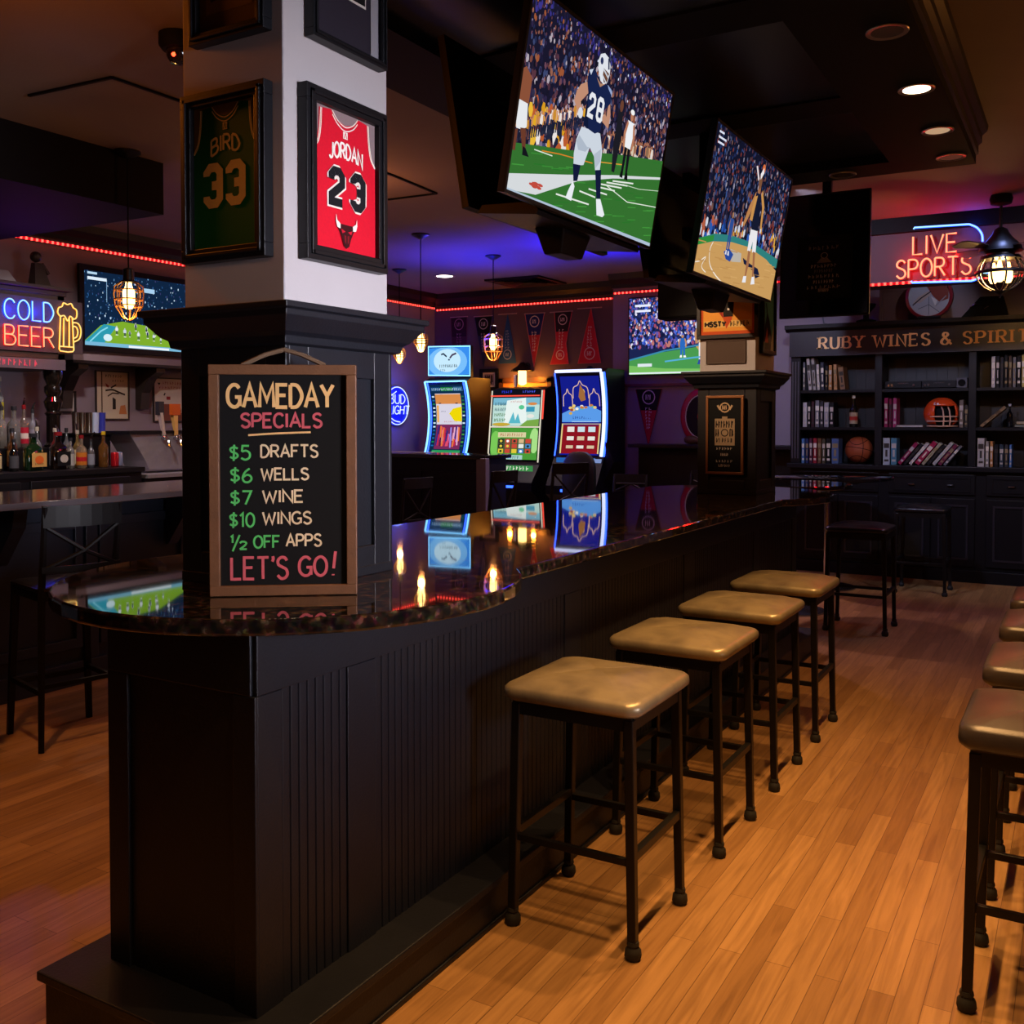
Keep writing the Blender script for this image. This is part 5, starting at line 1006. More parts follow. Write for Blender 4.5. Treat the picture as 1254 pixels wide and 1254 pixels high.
# ---------------------------------------------------------------- pendants
CAGE = mat('cage_brass', '#a07848', .4, metal=.7)
def pendant(label, x, y, zt, zb):
    o = thing('pendant_lamp', label, 'pendant lamp', (x, y, CZ_), 0, 'cage pendant lamps'); T, B = zt-CZ_, zb-CZ_; h = T-B; R = h*.30
    MB().lathe([(.085, 0), (.085, -.012), (.05, -.03), (.012, -.05), (0, -.05)], n=20).build('canopy', BLACK2, o, True)
    MB().tube([(0, 0, -.03), (0, 0, T)], .005, 6).build('cord', VOID, o)
    MB().lathe([(.02, T+.03), (.035, T+.02), (.036, T-.05), (.06, T-.06), (.06, T-.065), (.03, T-.065)], n=16).build('socket', METALB, o, True)
    c = MB(); P = [(.05, T-.06), (R*.95, T-.09), (R, T-.14), (R*.92, B+h*.3), (R*.45, B+.02), (.012, B)]
    for k in range(8):
        a = PI/4*k; c.tube([(r*math.cos(a), r*math.sin(a), z) for r, z in P], .0048, 5)
    for r, z in ((R*.98, T-.115), (R*.97, (T+B)/2-.02), (R*.9, B+h*.3)): c.tube([(r*math.cos(PI/10*k), r*math.sin(PI/10*k), z) for k in range(20)], .0048, 5, True)
    c.build('cage', CAGE, o, True)
    MB().lathe([(.018, T-.06), (.022, T-.09), (.038, T-.12), (.038, T-.2), (.022, T-.235), (0, T-.24)], n=14).build('bulb', WARMB, o, True)
    light('POINT', 'pendant_glow', (x, y, zt-.285), 7, '#ffa050', .03)
pendant('cage pendant lamp in front of the stadium television', -5.43, 4.346, 2.56, 2.25)
pendant('cage pendant lamp over the pale blue topper screen', -5.445, 7.655, 2.48, 2.25)
pendant('cage pendant lamp nearest the neon beer roundel', -6.916, 9.297, 2.5, 2.26)
pendant('cage pendant lamp hanging before the blue pennant', -5.472, 9.022, 2.58, 2.23)
# ---------------------------------------------------------------- partition, chairs, ledge
o = thing('partition_counter', 'black panelled partition counter in front of the gaming machines', 'counter', (-6.5, 8.95, 0))
MB().box(-1.2, 1.1, -.22, .22, 0, 1.19).build('body', BLACK2, o); MB().box(-1.24, 1.14, -.27, .27, 1.19, 1.232).build('top', mat('black_gloss', '#0c0c10', .12, coat=.5), o, bevel=.006)
mb = MB()
for k in range(3): panel_face(mb, -1.1+.72*k, -.42+.72*k, .15, 1.05, -.22, 'y', -1, .05, .015)
mb.build('panel', BLACK2, o)
MB().box(1.09, 1.16, -.3, -.22, 0, 1.2).box(1.02, 1.07, -.26, -.22, 0, 1.19).build('corner_post', mat('grey_post', '#5a5a68', .4), o, bevel=.006)
o = thing('cable', 'loose white cable lying on the partition counter', 'cable', (-6.5, 8.95, 1.234)); MB().tube([(*a, .006) for a in smooth_pts([(-.2, -.1), (0, .0), (.16, -.08), (.3, .04)])], .006, 6).build('wire', mat('white_cable', '#a8a8b8', .5), o, True)
CH = 'black metal chairs near the gaming machines'
bar_chair('black chair at the partition counter beside the pillar', (-5.86, 7.9, 0), -PI/2-.2, sz=.5, bh=.53, group=CH)
bar_chair('black metal chair beside the corner post of the partition', (-4.92, 7.95, 0), -PI/2-.15, sz=.54, bh=.58, group=CH)
bar_chair('taller black chair before the chair of the blue gaming machine', (-4.5, 8.6, 0), -PI/2-.5, sz=.68, bh=.5, w=.42, group=CH)
bar_chair('black stool chair pushed under the dark ledge', (-4.25, 9.75, 0), 0.2, sz=.7, bh=.3, group=CH); bar_chair('black stool chair under the dark ledge next to the far pillar', (-3.45, 9.75, 0), -.1, sz=.7, bh=.36, group=CH)
o = thing('gaming_chair', 'rounded dark swivel chair in front of the blue gaming machine', 'chair', (-4.88, 9.55, 0), -.35)
cushion(.48, .46, .6, .09, .02).build('seat', mat('teal_vinyl', '#10181c', .35), o, True, ang=80)
mb = MB(); pts = rrect(.5, .62, .2, 7); loft(mb, [[(x*q, .22+dy+.05*(1-(z/.31)**2)*-.3, .94+z*q) for x, z in pts] for q, dy in ((.9, -.035), (1, -.02), (1, .02), (.9, .035))]); mb.build('backrest', mat('teal_vinyl', '#10181c', .35), o, True, ang=50)
MB().box(-.03, .03, .2, .26, .58, .8).build('back_bracket', METALB, o)
MB().lathe([(.26, 0), (.26, .02), (.05, .06), (.04, .6)], n=20).build('pedestal', CHROME, o, True)
o = thing('wall_ledge', 'black panelled drinks ledge along the wall under the red pennant', 'ledge', (-3.65, 10.78, 0)); MB().box(-.95, .93, -.18, .21, 1.28, 1.32).build('top', BLACK2, o, bevel=.005); MB().box(-.93, .93, .1, .21, 0, 1.28).build('front', BLACK2, o)
o = thing('picture_rail', 'dark red rail shelf under the wall television', 'shelf', (-3.9, YJ, 2.0)); MB().box(-1.06, 1.0, -.07, 0, 0, .03).build('board', mat('red_shelf', '#5a1824', .5), o)
o = thing('helmet_sign', 'red oval sign hung half behind the far pillar', 'sign', (-3.83, YJ-.002, 1.33)); 
loft(MB(), [])if False else None
MB().lathe([(1, 0), (1, .03), (.9, .05)], n=30, M=Matrix.Translation((0, 0, .31)) @ Matrix.Rotation(PI/2, 4, 'X') @ Matrix.Diagonal((.26, .33, 1, 1))).build('rim', mat('red_enamel', '#a8182c', .3), o, True)
p = Pic(.5, .6); p.ell(.25, .3, .2, .26, '#1c1418', 24); p.up(); p.oval(.25, .3, .19, .25, .012, '#c8b8b0'); p.poly([(.25, .1), (.3, .3), (.25, .5), (.2, .3)], '#8a1424'); p.build('face', PRINT, o, y=-.052, z=.01)
o = thing('driftwood', 'small brown wooden ornament below the red oval sign', 'ornament', (-3.92, 10.86, 1.322)); MB().ball((0, 0, .05), (.09, .05, .05)).ball((.1, 0, .04), (.07, .05, .04)).build('body', WOODF, o, True)
# ---------------------------------------------------------------- far pillar dressing
def orange(p):
    w, h = p.w, p.h; p.bg('#e8a040'); p.rect(0, 0, w, h*.05, '#c8501c'); p.rect(0, 0, w*.05, h, '#c8501c'); p.rect(w*.95, 0, w, h, '#c8501c'); p.rect(w*.06, h*.1, w*.94, h*.19, '#e8c070'); p.up()
    p.text('HSSTY', w*.09, h*.115, h*.06, .012, '#2a1810', width=w*.38); p.scribble(w*.55, h*.11, w*.36, h*.07, '#2a1810', 6); p.poly([(w*.2, h*.45), (w*.36, h*.56), (w*.42, h*.22)], '#a02818'); p.poly([(w*.36, h*.62), (w*.66, h*.62), (w*.58, h*.2), (w*.48, h*.08), (w*.42, h*.22)], '#c85020'); p.up(); p.poly([(w*.38, h*.66), (w*.64, h*.66), (w*.6, h*.24), (w*.43, h*.24)], '#1a120e'); p.rect(w*.42, h*.9, w*.6, h, '#1a120e'); p.up(); p.line([(w*.38, h*.64), (w*.64, h*.64)], .012, '#d8b890'); p.ell(w*.52, h*.34, .008, .008, '#e8e0d8')
framed('poster', 'orange framed poster with a dark bottle on the far pillar', 'poster', (-1.972, 6.137, 2.115), 0, .40, .52, .025, BLACK2, orange, .03, 0, pname='sheet')
def teal(p):
    w, h = p.w, p.h; p.bg('#5aa0a0'); p.poly([(0, 0), (w, 0), (w*.6, h*.4), (w*.4, h*.5), (w*.1, h*.2)], '#26262c'); p.poly([(w*.2, h*.1), (w*.5, h*.1), (w*.4, h*.3)], '#b05a3a'); p.poly([(w*.7, 0), (w, 0), (w, h*.4)], '#c8ccc8'); p.up(); p.line([(w*.3, h*.6), (w*.45, h*.4)], .02, '#26262c')
framed('poster', 'teal framed poster on the side of the far pillar', 'poster', (-1.793, 6.36, 2.02), PI/2, .3, .55, .025, BLACK2, teal, .03, 0, pname='sheet')
def gilt(p):
    w, h = p.w, p.h; p.bg('#0b0b0d'); G_ = '#c8a884'; p.oval(w*.5, h*.87, w*.14, h*.06, .008, G_, 16); p.line([(w*.28, h*.9), (w*.36, h*.84)], .012, G_); p.line([(w*.72, h*.9), (w*.64, h*.84)], .012, G_); p.scribble(w*.42, h*.84, w*.16, h*.06, G_, 3); p.rect(w*.2, h*.36, w*.8, h*.72, '#a88e70'); p.rect(w*.42, h*.7, w*.58, h*.75, '#a88e70'); p.up()
    p.scribble(w*.23, h*.6, w*.54, h*.09, '#1a1612', 7); p.oval(w*.5, h*.53, w*.1, h*.045, .006, '#1a1612', 14); p.scribble(w*.23, h*.48, w*.12, h*.1, '#1a1612', 2); p.scribble(w*.65, h*.48, w*.12, h*.1, '#1a1612', 2); p.scribble(w*.24, h*.4, w*.52, h*.06, '#1a1612', 6)
    for z, a in ((.3, .25), (.22, .38), (.13, .24), (.07, .32)): p.scribble(w*a, h*z, w*(1-2*a), h*.035, '#c8b8a8', 6)
framed('framed_menu', 'gold framed black menu on the base of the far pillar', 'picture', (-1.978, 6.108, 1.25), 0, .245, .5, .016, mat('old_gold', '#8a5c38', .4, metal=.5), gilt, .02, 0, pname='sheet')
framed('plaque', 'plain brown board under the orange poster on the far pillar', 'plaque', (-1.985, 6.138, 1.955), 0, .26, .15, .006, mat('board_brown', '#54443c', .7), lambda p: p.bg('#54443c'), .012, 0, pname='board')
# ================================================================ bookcase
BX0, BX1, BY = -2.72, .95, 10.62; S1, S2, S3, BT_ = 1.915, 1.525, 1.14, 2.27
bc = thing('bookcase', 'long black built-in bookcase with gilt lettering along its top board', 'bookcase', (BX0, BY, 0)); BW = BX1-BX0; BD = YJ-BY-.004
BCM = mat('bookcase_black', '#0b0b10', .45, var=.2, scale=12, spec=.25)
DV = [(.0, .10), (.855, .925), (1.73, 1.80), (2.66, 2.73), (BW-.1, BW)]
for a, b in DV: MB().box(a, b, .0, BD, S3, BT_+.03).build('upright', BCM, bc, bevel=.004)
mb = MB()
for k in range(3): mb.box(.012+.03*k, .026+.03*k, -.006, .0, S3+.05, BT_-.05)
mb.build('reeded_post', mat('reed_grey', '#3a3a42', .4), bc)
for z in (S1, S2): MB().box(.1, BW-.1, .01, BD, z-.03, z).build('shelf', BCM, bc)
bk = MB(); k = int((BW-.2)/.1)
for i in range(k):
    a = .1+i*.1; bk.box(a+.004, a+.1, BD-.02, BD-.008, S3, BT_+.03); bk.box(a, a+.004, BD-.012, BD-.008, S3, BT_+.03)
bk.build('plank_back', mat('bookcase_back', '#141013', .45, var=.25), bc)
MB().box(-.03, BW, -.05, BD, S3-.05, S3).build('ledge', BCM, bc, bevel=.006)
MB().box(0, BW, .01, BD, .12, S3-.05).box(-.02, BW, -.03, BD, 0, .12).build('base', BCM, bc, bevel=.004)
for i in range(4):
    a = .1+i*.9; d = MB().box(a, a+.8, -.012, .01, .86, 1.06); fr = MB().frame(a+.04, a+.76, .885, 1.035, .016, -.02, -.01)
    o = d.build('drawer', BCM, bc, bevel=.004); fr.build('drawer_moulding', BCM, o)
    for q in (.22, .58): MB().tube([(a+q-.03, -.012, .96), (a+q-.025, -.035, .955), (a+q+.025, -.035, .955), (a+q+.03, -.012, .96)], .006, 6).build('drawer_pull', CHROME, o, True)
    for s in (0, 1):
        o = MB().box(a+.405*s, a+.395+.405*s, -.01, .01, .16, .82).build('door', BCM, bc, bevel=.003); MB().frame(a+.06+.405*s, a+.335+.405*s, .22, .76, .018, -.02, -.009).build('door_moulding', mat('worn_black', '#24242c', .3), o)
MB().box(-.01, BW, -.03, BD, BT_, 2.53).build('header_board', mat('header_blue_black', '#161a24', .4), bc)
MB().prismx([(-.03, 2.53), (-.06, 2.555), (-.09, 2.56), (-.09, 2.6), (BD, 2.6), (BD, 2.53)], -.05, BW).build('cornice', BCM, bc)
# gilt serif lettering on the header
def serif(txt, x, z, h, width, depth=.006):
    mb = MB(); words = [mb]; tot = 0; adv = []
    for c in txt:
        w = glyph(c)[0]*1.05+.34 if c != ' ' else .5; w = w+.06 if c == 'I' else w; adv.append(w); tot += w
    sx = width/(tot*h); px = 0
    for c, w in zip(txt, adv):
        gw, st = glyph(c, 4); n = 0
        if c == ' ': mb = MB(); words.append(mb)
        for p in st:
            q = [(x+(px+.17+a*1.05)*h*sx, z+b*h) for a, b in p]
            curved = len(p) > 5
            def wd(t, h=h): return h*(.085+.13*abs(t.y)**1.2)
            for i, r in enumerate(ribbon(q, wd)): mb.prism([tuple(v) for v in r], -depth-.0004*((n+i) % 4), 0)
            n += 1
            ends = [] if (c in 'OQ&') else [q[0], q[-1]]
            for e, nb in ((q[0], q[1]), (q[-1], q[-2])):
                if c in 'O&': continue
                atb, att = abs(e[1]-z) < .02*h, abs(e[1]-z-h) < .02*h
                if (atb or att) and abs(nb[1]-e[1]) > .3*h and not (curved and c in 'SCG'):
                    zz = e[1] if atb else e[1]-h*.09; mb.prism([(e[0]-h*.19*sx, zz), (e[0]+h*.19*sx, zz), (e[0]+h*.19*sx, zz+h*.09), (e[0]-h*.19*sx, zz+h*.09)], -depth-.002, 0)
                elif abs(nb[0]-e[0]) > .2*h*sx and c in 'ETLZF':
                    up = -1 if e[1] > z+.7*h else 1; L = h*.2 if e[1] < z+.3*h or e[1] > z+.7*h else 0
                    if L: mb.prism([(e[0]-h*.035, e[1]), (e[0]+h*.035, e[1]), (e[0]+h*.035, e[1]+up*L), (e[0]-h*.035, e[1]+up*L)], -depth-.002, 0)
        if c in 'BDPREFL':   # foot and head slabs of the stem
            for zz in (z, z+h*.91): mb.prism([(x+(px+.03)*h*sx, zz), (x+(px+.3)*h*sx, zz), (x+(px+.3)*h*sx, zz+h*.09), (x+(px+.03)*h*sx, zz+h*.09)], -depth-.002, 0)
        px += w
    return words
hb = [c for c in bc.children if c.name.startswith('header_board')][0]
for wd_ in serif('RUBY WINES & SPIRITS', .28, 2.345, .118, 2.1): wd_.build('gilt_word', mat('gilt_paint', '#ffc888', .5), hb).location = (0, -.0305, 0)
# ---------------------------------------------------------------- things on the shelves
ORD = ['first', 'second', 'third', 'fourth', 'fifth', 'sixth', 'seventh', 'eighth', 'ninth', 'tenth', 'eleventh', 'twelfth']
def book(label, x, z, w, h, d, c, c2, lean=0., group=None, lying=False):
    o = thing('book', label, 'book', (x, BY+.03, z+.001), 0, group, ry=rad(lean))
    mb = MB().color(c).box(0, w, 0, .006, 0, h).box(0, .003, 0, d, 0, h).box(w-.003, w, 0, d, 0, h).color('#c8bfae').box(.003, w-.003, .006, d-.004, .004, h-.004)
    mb.color(c2).box(w*.12, w*.88, -.0012, 0, h*.62, h*.8).box(w*.2, w*.8, -.0012, 0, h*.12, h*.2).box(w*.35, w*.65, -.0012, 0, h*.3, h*.56)
    mb.build('cover', PRINT, o); return o
def row(where, group, x, z, specs, lean=0.):
    pw = pa = None
    for i, (cn, c, w, h, *l) in enumerate(specs):
        a = l[0] if l else lean
        if a < 0: x += max(0, h*(math.sin(rad(-a))-math.sin(rad(-(pa or 0)))))+.004
        elif pa is not None and a > 0: x += w*math.sin(rad(a))**2/math.cos(rad(a))
        book('%s book, %s in the row %s' % (cn, ORD[i], where), x if a >= 0 else x+h*math.sin(rad(-a))*0, z+(w*math.sin(rad(a)) if a > 0 else 0), w, h, RN.uniform(.17, .2), c, RN.choice(['#d8d0c0', '#8a7a5a', '#b8b0a8', '#3a3430']), a, group)
        x += w*math.cos(rad(a))+.006; pa = a
W_, G_, K_, T_, M_, B_ = ('pale', '#b0aaa8'), ('grey', '#6a6a70'), ('black', '#18181c'), ('tan', '#a87848'), ('magenta', '#8a1c4a'), ('blue', '#4a70a8')
X8 = lambda u, v=500: atY(BY, u, v).x
row('on the top shelf by the gilt letter R', 'books on the top shelf', -2.60, S1, [(*G_, .02, .30), (*W_, .035, .335, -5), ('light grey', '#98928f', .034, .34, -4), (*W_, .03, .27, -3), ('slate', '#3a3c48', .034, .29, -2), (*K_, .03, .255), (*T_, .036, .26), ('orange brown', '#b88a5c', .036, .265, -2), ('mottled brown', '#8a6a4c', .055, .235, -6)])
row('under the gilt word SPIRITS', 'books on the top shelf', X8(1213), S1, [(*W_, .036, .30), (*K_, .03, .30), ('dark grey', '#2c2c32', .03, .29), (*K_, .03, .31), ('brown', '#4a3a30', .03, .30), (*G_, .03, .29), (*K_, .035, .30), ('yellow', '#b0a060', .03, .31), (*W_, .03, .30), ('tan', '#8a7a60', .03, .29)])
row('on the middle shelf near the bookcase post', 'books on the middle shelf', -2.60, S2, [('white spined', '#a8a4a8', .045, .26), (*K_, .03, .27), ('dark red', '#3a2028', .035, .27), (*G_, .045, .28), ('dark grey', '#34343a', .035, .27), ('silver', '#8a8a90', .05, .26), (*K_, .045, .26)])
row('beside the white lying book', 'books on the middle shelf', X8(1082), S2, [(*M_, .04, .30), ('dark magenta', '#6a1438', .032, .29), ('pink', '#a03a68', .04, .295)])
row('on the middle shelf next to the orange helmet', 'books on the middle shelf', X8(1174), S2, [('taupe', '#6a6058', .042, .27), ('dark taupe', '#3a3632', .034, .22)])
row('on the bottom shelf beside the basketball', 'books on the bottom shelf', -2.612, S3, [(*B_, .035, .26), ('dark blue', '#24305a', .034, .26), ('plum', '#4a2438', .034, .265), ('red', '#8a2430', .042, .265), ('brown', '#6a4a34', .04, .265), ('olive', '#4a4434', .035, .26), (*K_, .05, .265), ('slate blue', '#4c6490', .075, .265)])
row('on the bottom shelf beside the leaning row', 'books on the bottom shelf', X8(1081), S3, [('white binder', '#a4acb4', .07, .275), ('teal', '#4a7a90', .06, .275)])
row('leaning on the bottom shelf', 'leaning books on the bottom shelf', X8(1094)+.04, S3, [(*M_, .04, .27), (*K_, .034, .26), (*W_, .036, .27), ('magenta red', '#9a1c44', .05, .28), ('cream', '#a09880', .034, .27), (*K_, .034, .25), ('white spined', '#a8a8a4', .036, .28), ('plum', '#6a2440', .04, .25), (*G_, .03, .24)], 38)
row('on the bottom shelf past the leaning row', 'books on the bottom shelf', X8(1197), S3, [(*W_, .065, .28), ('grey white', '#888480', .034, .25), (*T_, .03, .25), (*K_, .04, .22), ('slate', '#34404c', .04, .22), ('dark grey', '#30343a', .035, .22), (*B_, .025, .22)])
o = book('narrow tan book leaning alone on the middle shelf', X8(1200), S2+.022, .03, .28, .18, '#8a7050', '#5a4834', 48)
def flat(name, label, x, z, w, d, h, c):
    o = thing(name, label, 'book', (x, BY+.03, z+.001)); MB().color(c).box(0, w, 0, d, 0, h*.12).box(0, w, 0, d, h*.88, h).box(0, w, 0, .006, 0, h).color('#c0b8a8').box(.004, w-.004, .006, d-.004, h*.12, h*.88).build('cover', PRINT, o)
flat('book', 'white book lying flat in front of the orange helmet', X8(1096), S2, .26, .2, .022, '#b8b4b0')
flat('book', 'grey green book lying at the bottom of the small stack on the middle shelf', X8(1243), S2, .25, .18, .03, '#6a7068'); flat('book', 'cream book lying on the grey green book', X8(1245), S2+.032, .22, .17, .028, '#a09680')
# disc players
for k, (x, w, t) in enumerate(((X8(1083), .345, 'nearer the letter W'), (X8(1128), .32, 'nearer the ampersand'))):
    o = thing('disc_player', 'flat black disc player on the top shelf %s' % t, 'disc player', (x, BY+.02, S1+.001)); MB().box(0, w, 0, .2, .006, .075).build('case', PLASTIC, o, bevel=.004); MB().box(w*.35, w*.65, -.003, 0, .05, .056).build('disc_slot', CHROME, o)
    mb = MB()
    for q in (.1, .2, .8): mb.tube([(w*q, 0, .035), (w*q, -.012, .035)], .012, 8)
    mb.build('dial', CHROME, o)
o = thing('speaker_box', 'small grey black speaker at the end of the top shelf players', 'speaker', (X8(1177), BY+.03, S1+.001)); MB().box(-.05, .05, 0, .15, 0, .1).build('case', mat('dim_grey', '#3a3a44', .5), o, bevel=.005); MB().lathe([(.035, 0), (.03, .004), (.01, -.004)], n=14, M=Matrix.Translation((0, -.002, .05)) @ Matrix.Rotation(PI/2, 4, 'X')).build('cone', VOID, o)
bottle('tall dark bottle with a red and cream label on the middle shelf', (X8(1043), BY+.1, S2+.002), .33, .042, '#16140f', '#a89a80', neck=.32, lab2='#a03028', cap='#c8c4b8'); bottle('small black bottle with chrome cap on the middle shelf', (X8(1235), BY+.2, S2+.002), .23, .028, '#101014', None, cap='#b8b8c0')
for ob in bpy.data.objects:
    if ob.name.startswith('bottle') and ob.parent is None and ob.location.y > 9: ob['group'] = 'bottles on the bookcase'
# basketball
o = thing('basketball', 'worn orange brown basketball on the bottom shelf', 'ball', (X8(1048, 555), BY+.17, S3+.146)); MB().ball((0, 0, 0), .14, 32, 20).build('ball', mat('ball_leather', '#94441f', .6, var=.25, bump=.3, bscale=300), o, True)
mb = MB(); R_ = .1405
def great(n, off=0.):
    n = Vector(n).normalized(); a = n.orthogonal().normalized(); b = n.cross(a); r = math.sqrt(1-off*off); return [(n*off+a*r*math.cos(2*PI*i/40)+b*r*math.sin(2*PI*i/40))*R_ for i in range(40)]
for n, f_ in (((.15, .2, 1), 0), ((1, .5, -.1), 0)): mb.tube(great(n, f_), .003, 5, True)
for s in (-1, 1): mb.tube([(x, y, z+s*(.075-.6*(x*x)/.14)) if False else Vector((x, y, z)).normalized()*R_ for x, y, z in [(.1*math.cos(2*PI*i/40), .14*math.sin(2*PI*i/40)*.9, s*(.085+.03*math.cos(4*PI*i/40))) for i in range(40)]], .003, 5, True)
mb.build('seam', VOID, o)
# helmet
o = thing('football_helmet', 'orange football helmet with a face guard on the middle shelf', 'helmet', (X8(1151, 510), BY+.155, S2+.137), .35)
HM = mat('helmet_orange', '#c8431a', .18, coat=.6)
mb = MB(); nu, nv = 30, 18; vs = []; fs = []
for i in range(nv+1):
    p = PI*.04+(PI*.74-PI*.04)*i/nv
    for j in range(nu+1):
        a = rad(-52)+rad(284)*j/nu     # opening towards -y (front), shell wraps sides and back
        a += PI/2*0; d = Vector((math.sin(p)*math.cos(a), math.sin(p)*math.sin(a), math.cos(p)))
        vs.append((d.x*.16, d.y*.17+.01, d.z*.155))
M_ = Matrix.Identity(4)
for i in range(nv):
    for j in range(nu): fs.append((i*(nu+1)+j, i*(nu+1)+j+1, (i+1)*(nu+1)+j+1, (i+1)*(nu+1)+j))
mb.add(vs, fs); sh = mb.build('shell', HM, o, True); so = sh.modifiers.new('t', 'SOLIDIFY'); so.thickness = .012
MB().add([(d.x*.16, d.y*.17+.01, d.z*.155) for d in [Vector((math.sin(q)*math.cos(a), math.sin(q)*math.sin(a), math.cos(q))) for q in [PI*.04+(PI*.30)*i/6 for i in range(7)] for a in [rad(228)+rad(84)*j/10 for j in range(11)]]], [(i*11+j, i*11+j+1, (i+1)*11+j+1, (i+1)*11+j) for i in range(6) for j in range(10)]).build('crown_front', HM, o, True).modifiers.new('t', 'SOLIDIFY').thickness = .012
MB().ball((0, .02, .0), (.125, .13, .125), 16, 10).build('padding', VOID, o, True)
g = MB()
for z, y in ((-.03, -.19), (-.075, -.205), (-.125, -.185)): g.tube(smooth_pts3 if False else [(.15*math.sin(t), y*math.cos(t)*1.0+.0, z) for t in [rad(-80+160*i/14) for i in range(15)]], .007, 6)
for x in (-.03, .03): g.tube([(x, -.1, .07), (x, -.17, .03), (x, -.205, -.05), (x, -.185, -.125)], .007, 6)
g.build('face_guard', mat('guard_cream', '#c8a088', .35), o, True)
p = Pic(.06, .035); p.text('C', .005, .004, .026, .006, '#e0d8d0', sx=1); p.text('6', .034, .004, .026, .006, '#e0d8d0', sx=1); q = p.build('side_mark', PRINT, o, y=0); q.location = (-.085, -.135, .085); q.rotation_euler = (rad(-38), 0, rad(-33))
# things on top of the bookcase
o = thing('round_sign', 'round red rimmed sign with an abstract grey and brown face on top of the bookcase', 'sign', (-1.36, BY+.02, 2.614))
RM = Matrix.Translation((0, 0, .215)) @ Matrix.Rotation(PI/2, 4, 'X')
MB().lathe([(.215, -.05), (.225, -.02), (.22, .03), (.195, .045), (.19, .02)], n=36, M=RM).build('rim', mat('rim_red', '#7a1c28', .35), o, True)
p = Pic(.4, .4); p.ell(.2, .2, .192, .192, '#9aa0b0', 36); p.up(); p.poly([(.18, .3), (.24, .38), (.33, .35), (.385, .26), (.38, .17), (.3, .14), (.24, .2)], '#7a3a34'); p.poly([(.05, .14), (.1, .2), (.2, .26), (.22, .22), (.12, .14)], '#a89a98'); p.line([(.05, .12), (.13, .19), (.22, .25)], .012, '#3a3034'); p.line([(.2, .2), (.2, .02)], .006, '#5a6070'); p.line([(.1, .08), (.2, .12), (.3, .04)], .006, '#5a6070'); p.poly([(.22, .2), (.28, .16), (.26, .1)], '#c8ccd4'); p.line([(.26, .1), (.36, .2)], .01, '#8a8a98'); p.build('face', PRINT, o, y=-.024, z=.015)
MB().box(-.1, .1, -.06, .08, -.0, .02).build('base', BCM, o)
o = thing('black_crate', 'low dark crate lying on the bookcase beside the round sign', 'crate', (-.86, BY+.12, 2.602)); MB().frustum((0, 0, 0), (.42, .22), (.06, 0, .2), (.2, .16)).build('body', VOID, o); MB().tube([(-.13, -.1, .1), (-.08, -.12, .13), (-.04, -.1, .12)], .008, 6).tube([(.0, -.11, .08), (.04, -.12, .1)], .008, 6).build('latch', CHROME, o, True)
o = thing('dark_trophy', 'dark low ornament on the bookcase top by the wall cable', 'ornament', (-1.98, BY+.12, 2.602)); MB().lathe([(.1, 0), (.1, .03), (.03, .05), (.03, .1), (.09, .17), (.1, .2)], n=16).build('body', VOID, o, True)
o = thing('dark_picture_box', 'tall dark frame standing at the back of the bookcase top', 'frame', (-1.72, BY+.2, 2.602)); MB().frame(-.14, .14, 0, .36, .03, -.02, 0).box(-.11, .11, -.012, -.004, .03, .33).build('body', mat('umber_card', '#4a2c20', .7), o)
o = thing('wall_cable', 'thin grey cable looping down behind the end of the bookcase', 'cable', (-2.5, YJ-.02, 2.62)); MB().tube([(0, 0, .5), (.01, 0, .2), (.04, -.02, .03), (.12, -.05, .0)], .008, 6).build('wire', mat('cable_grey', '#5a5a64', .5), o, True)
# ---------------------------------------------------------------- sports sign on the header
o = thing('neon_sign', 'red neon sign reading LIVE SPORTS inside a broken blue outline', 'neon sign', (-1.12, YH-.004, 2.775))
LS = lambda t, u0, u1, v0, v1: strokes(t, atY(YH, u0, 320).x+1.12, atY(YH, (u0+u1)/2, v1).z-2.775, atY(YH, (u0+u1)/2, v0).z-atY(YH, (u0+u1)/2, v1).z, width=atY(YH, u1, 320).x-atY(YH, u0, 320).x)
neon(o, 'word_tube', LS('LIVE', 1119, 1172, 289, 311), .0085, NR, NRH, .045); neon(o, 'word_tube', LS('SPORTS', 1099, 1190, 317, 339), .0085, NR, NRH, .045)
BQ = lambda u, v: (atY(YH, u, v).x+1.12, atY(YH, u, v).z-2.775)
neon(o, 'outline_tube', [[BQ(1120, 282), BQ(1121, 280), BQ(1185, 276)]+smooth_pts([BQ(1188, 276), BQ(1197, 280), BQ(1203, 288), BQ(1204, 297)]), [BQ(1117, 345), BQ(1118, 347), BQ(1188, 345)]+smooth_pts([BQ(1190, 345), BQ(1198, 342), BQ(1206, 336), BQ(1214, 334)])], .009, NB, NBH, .045)
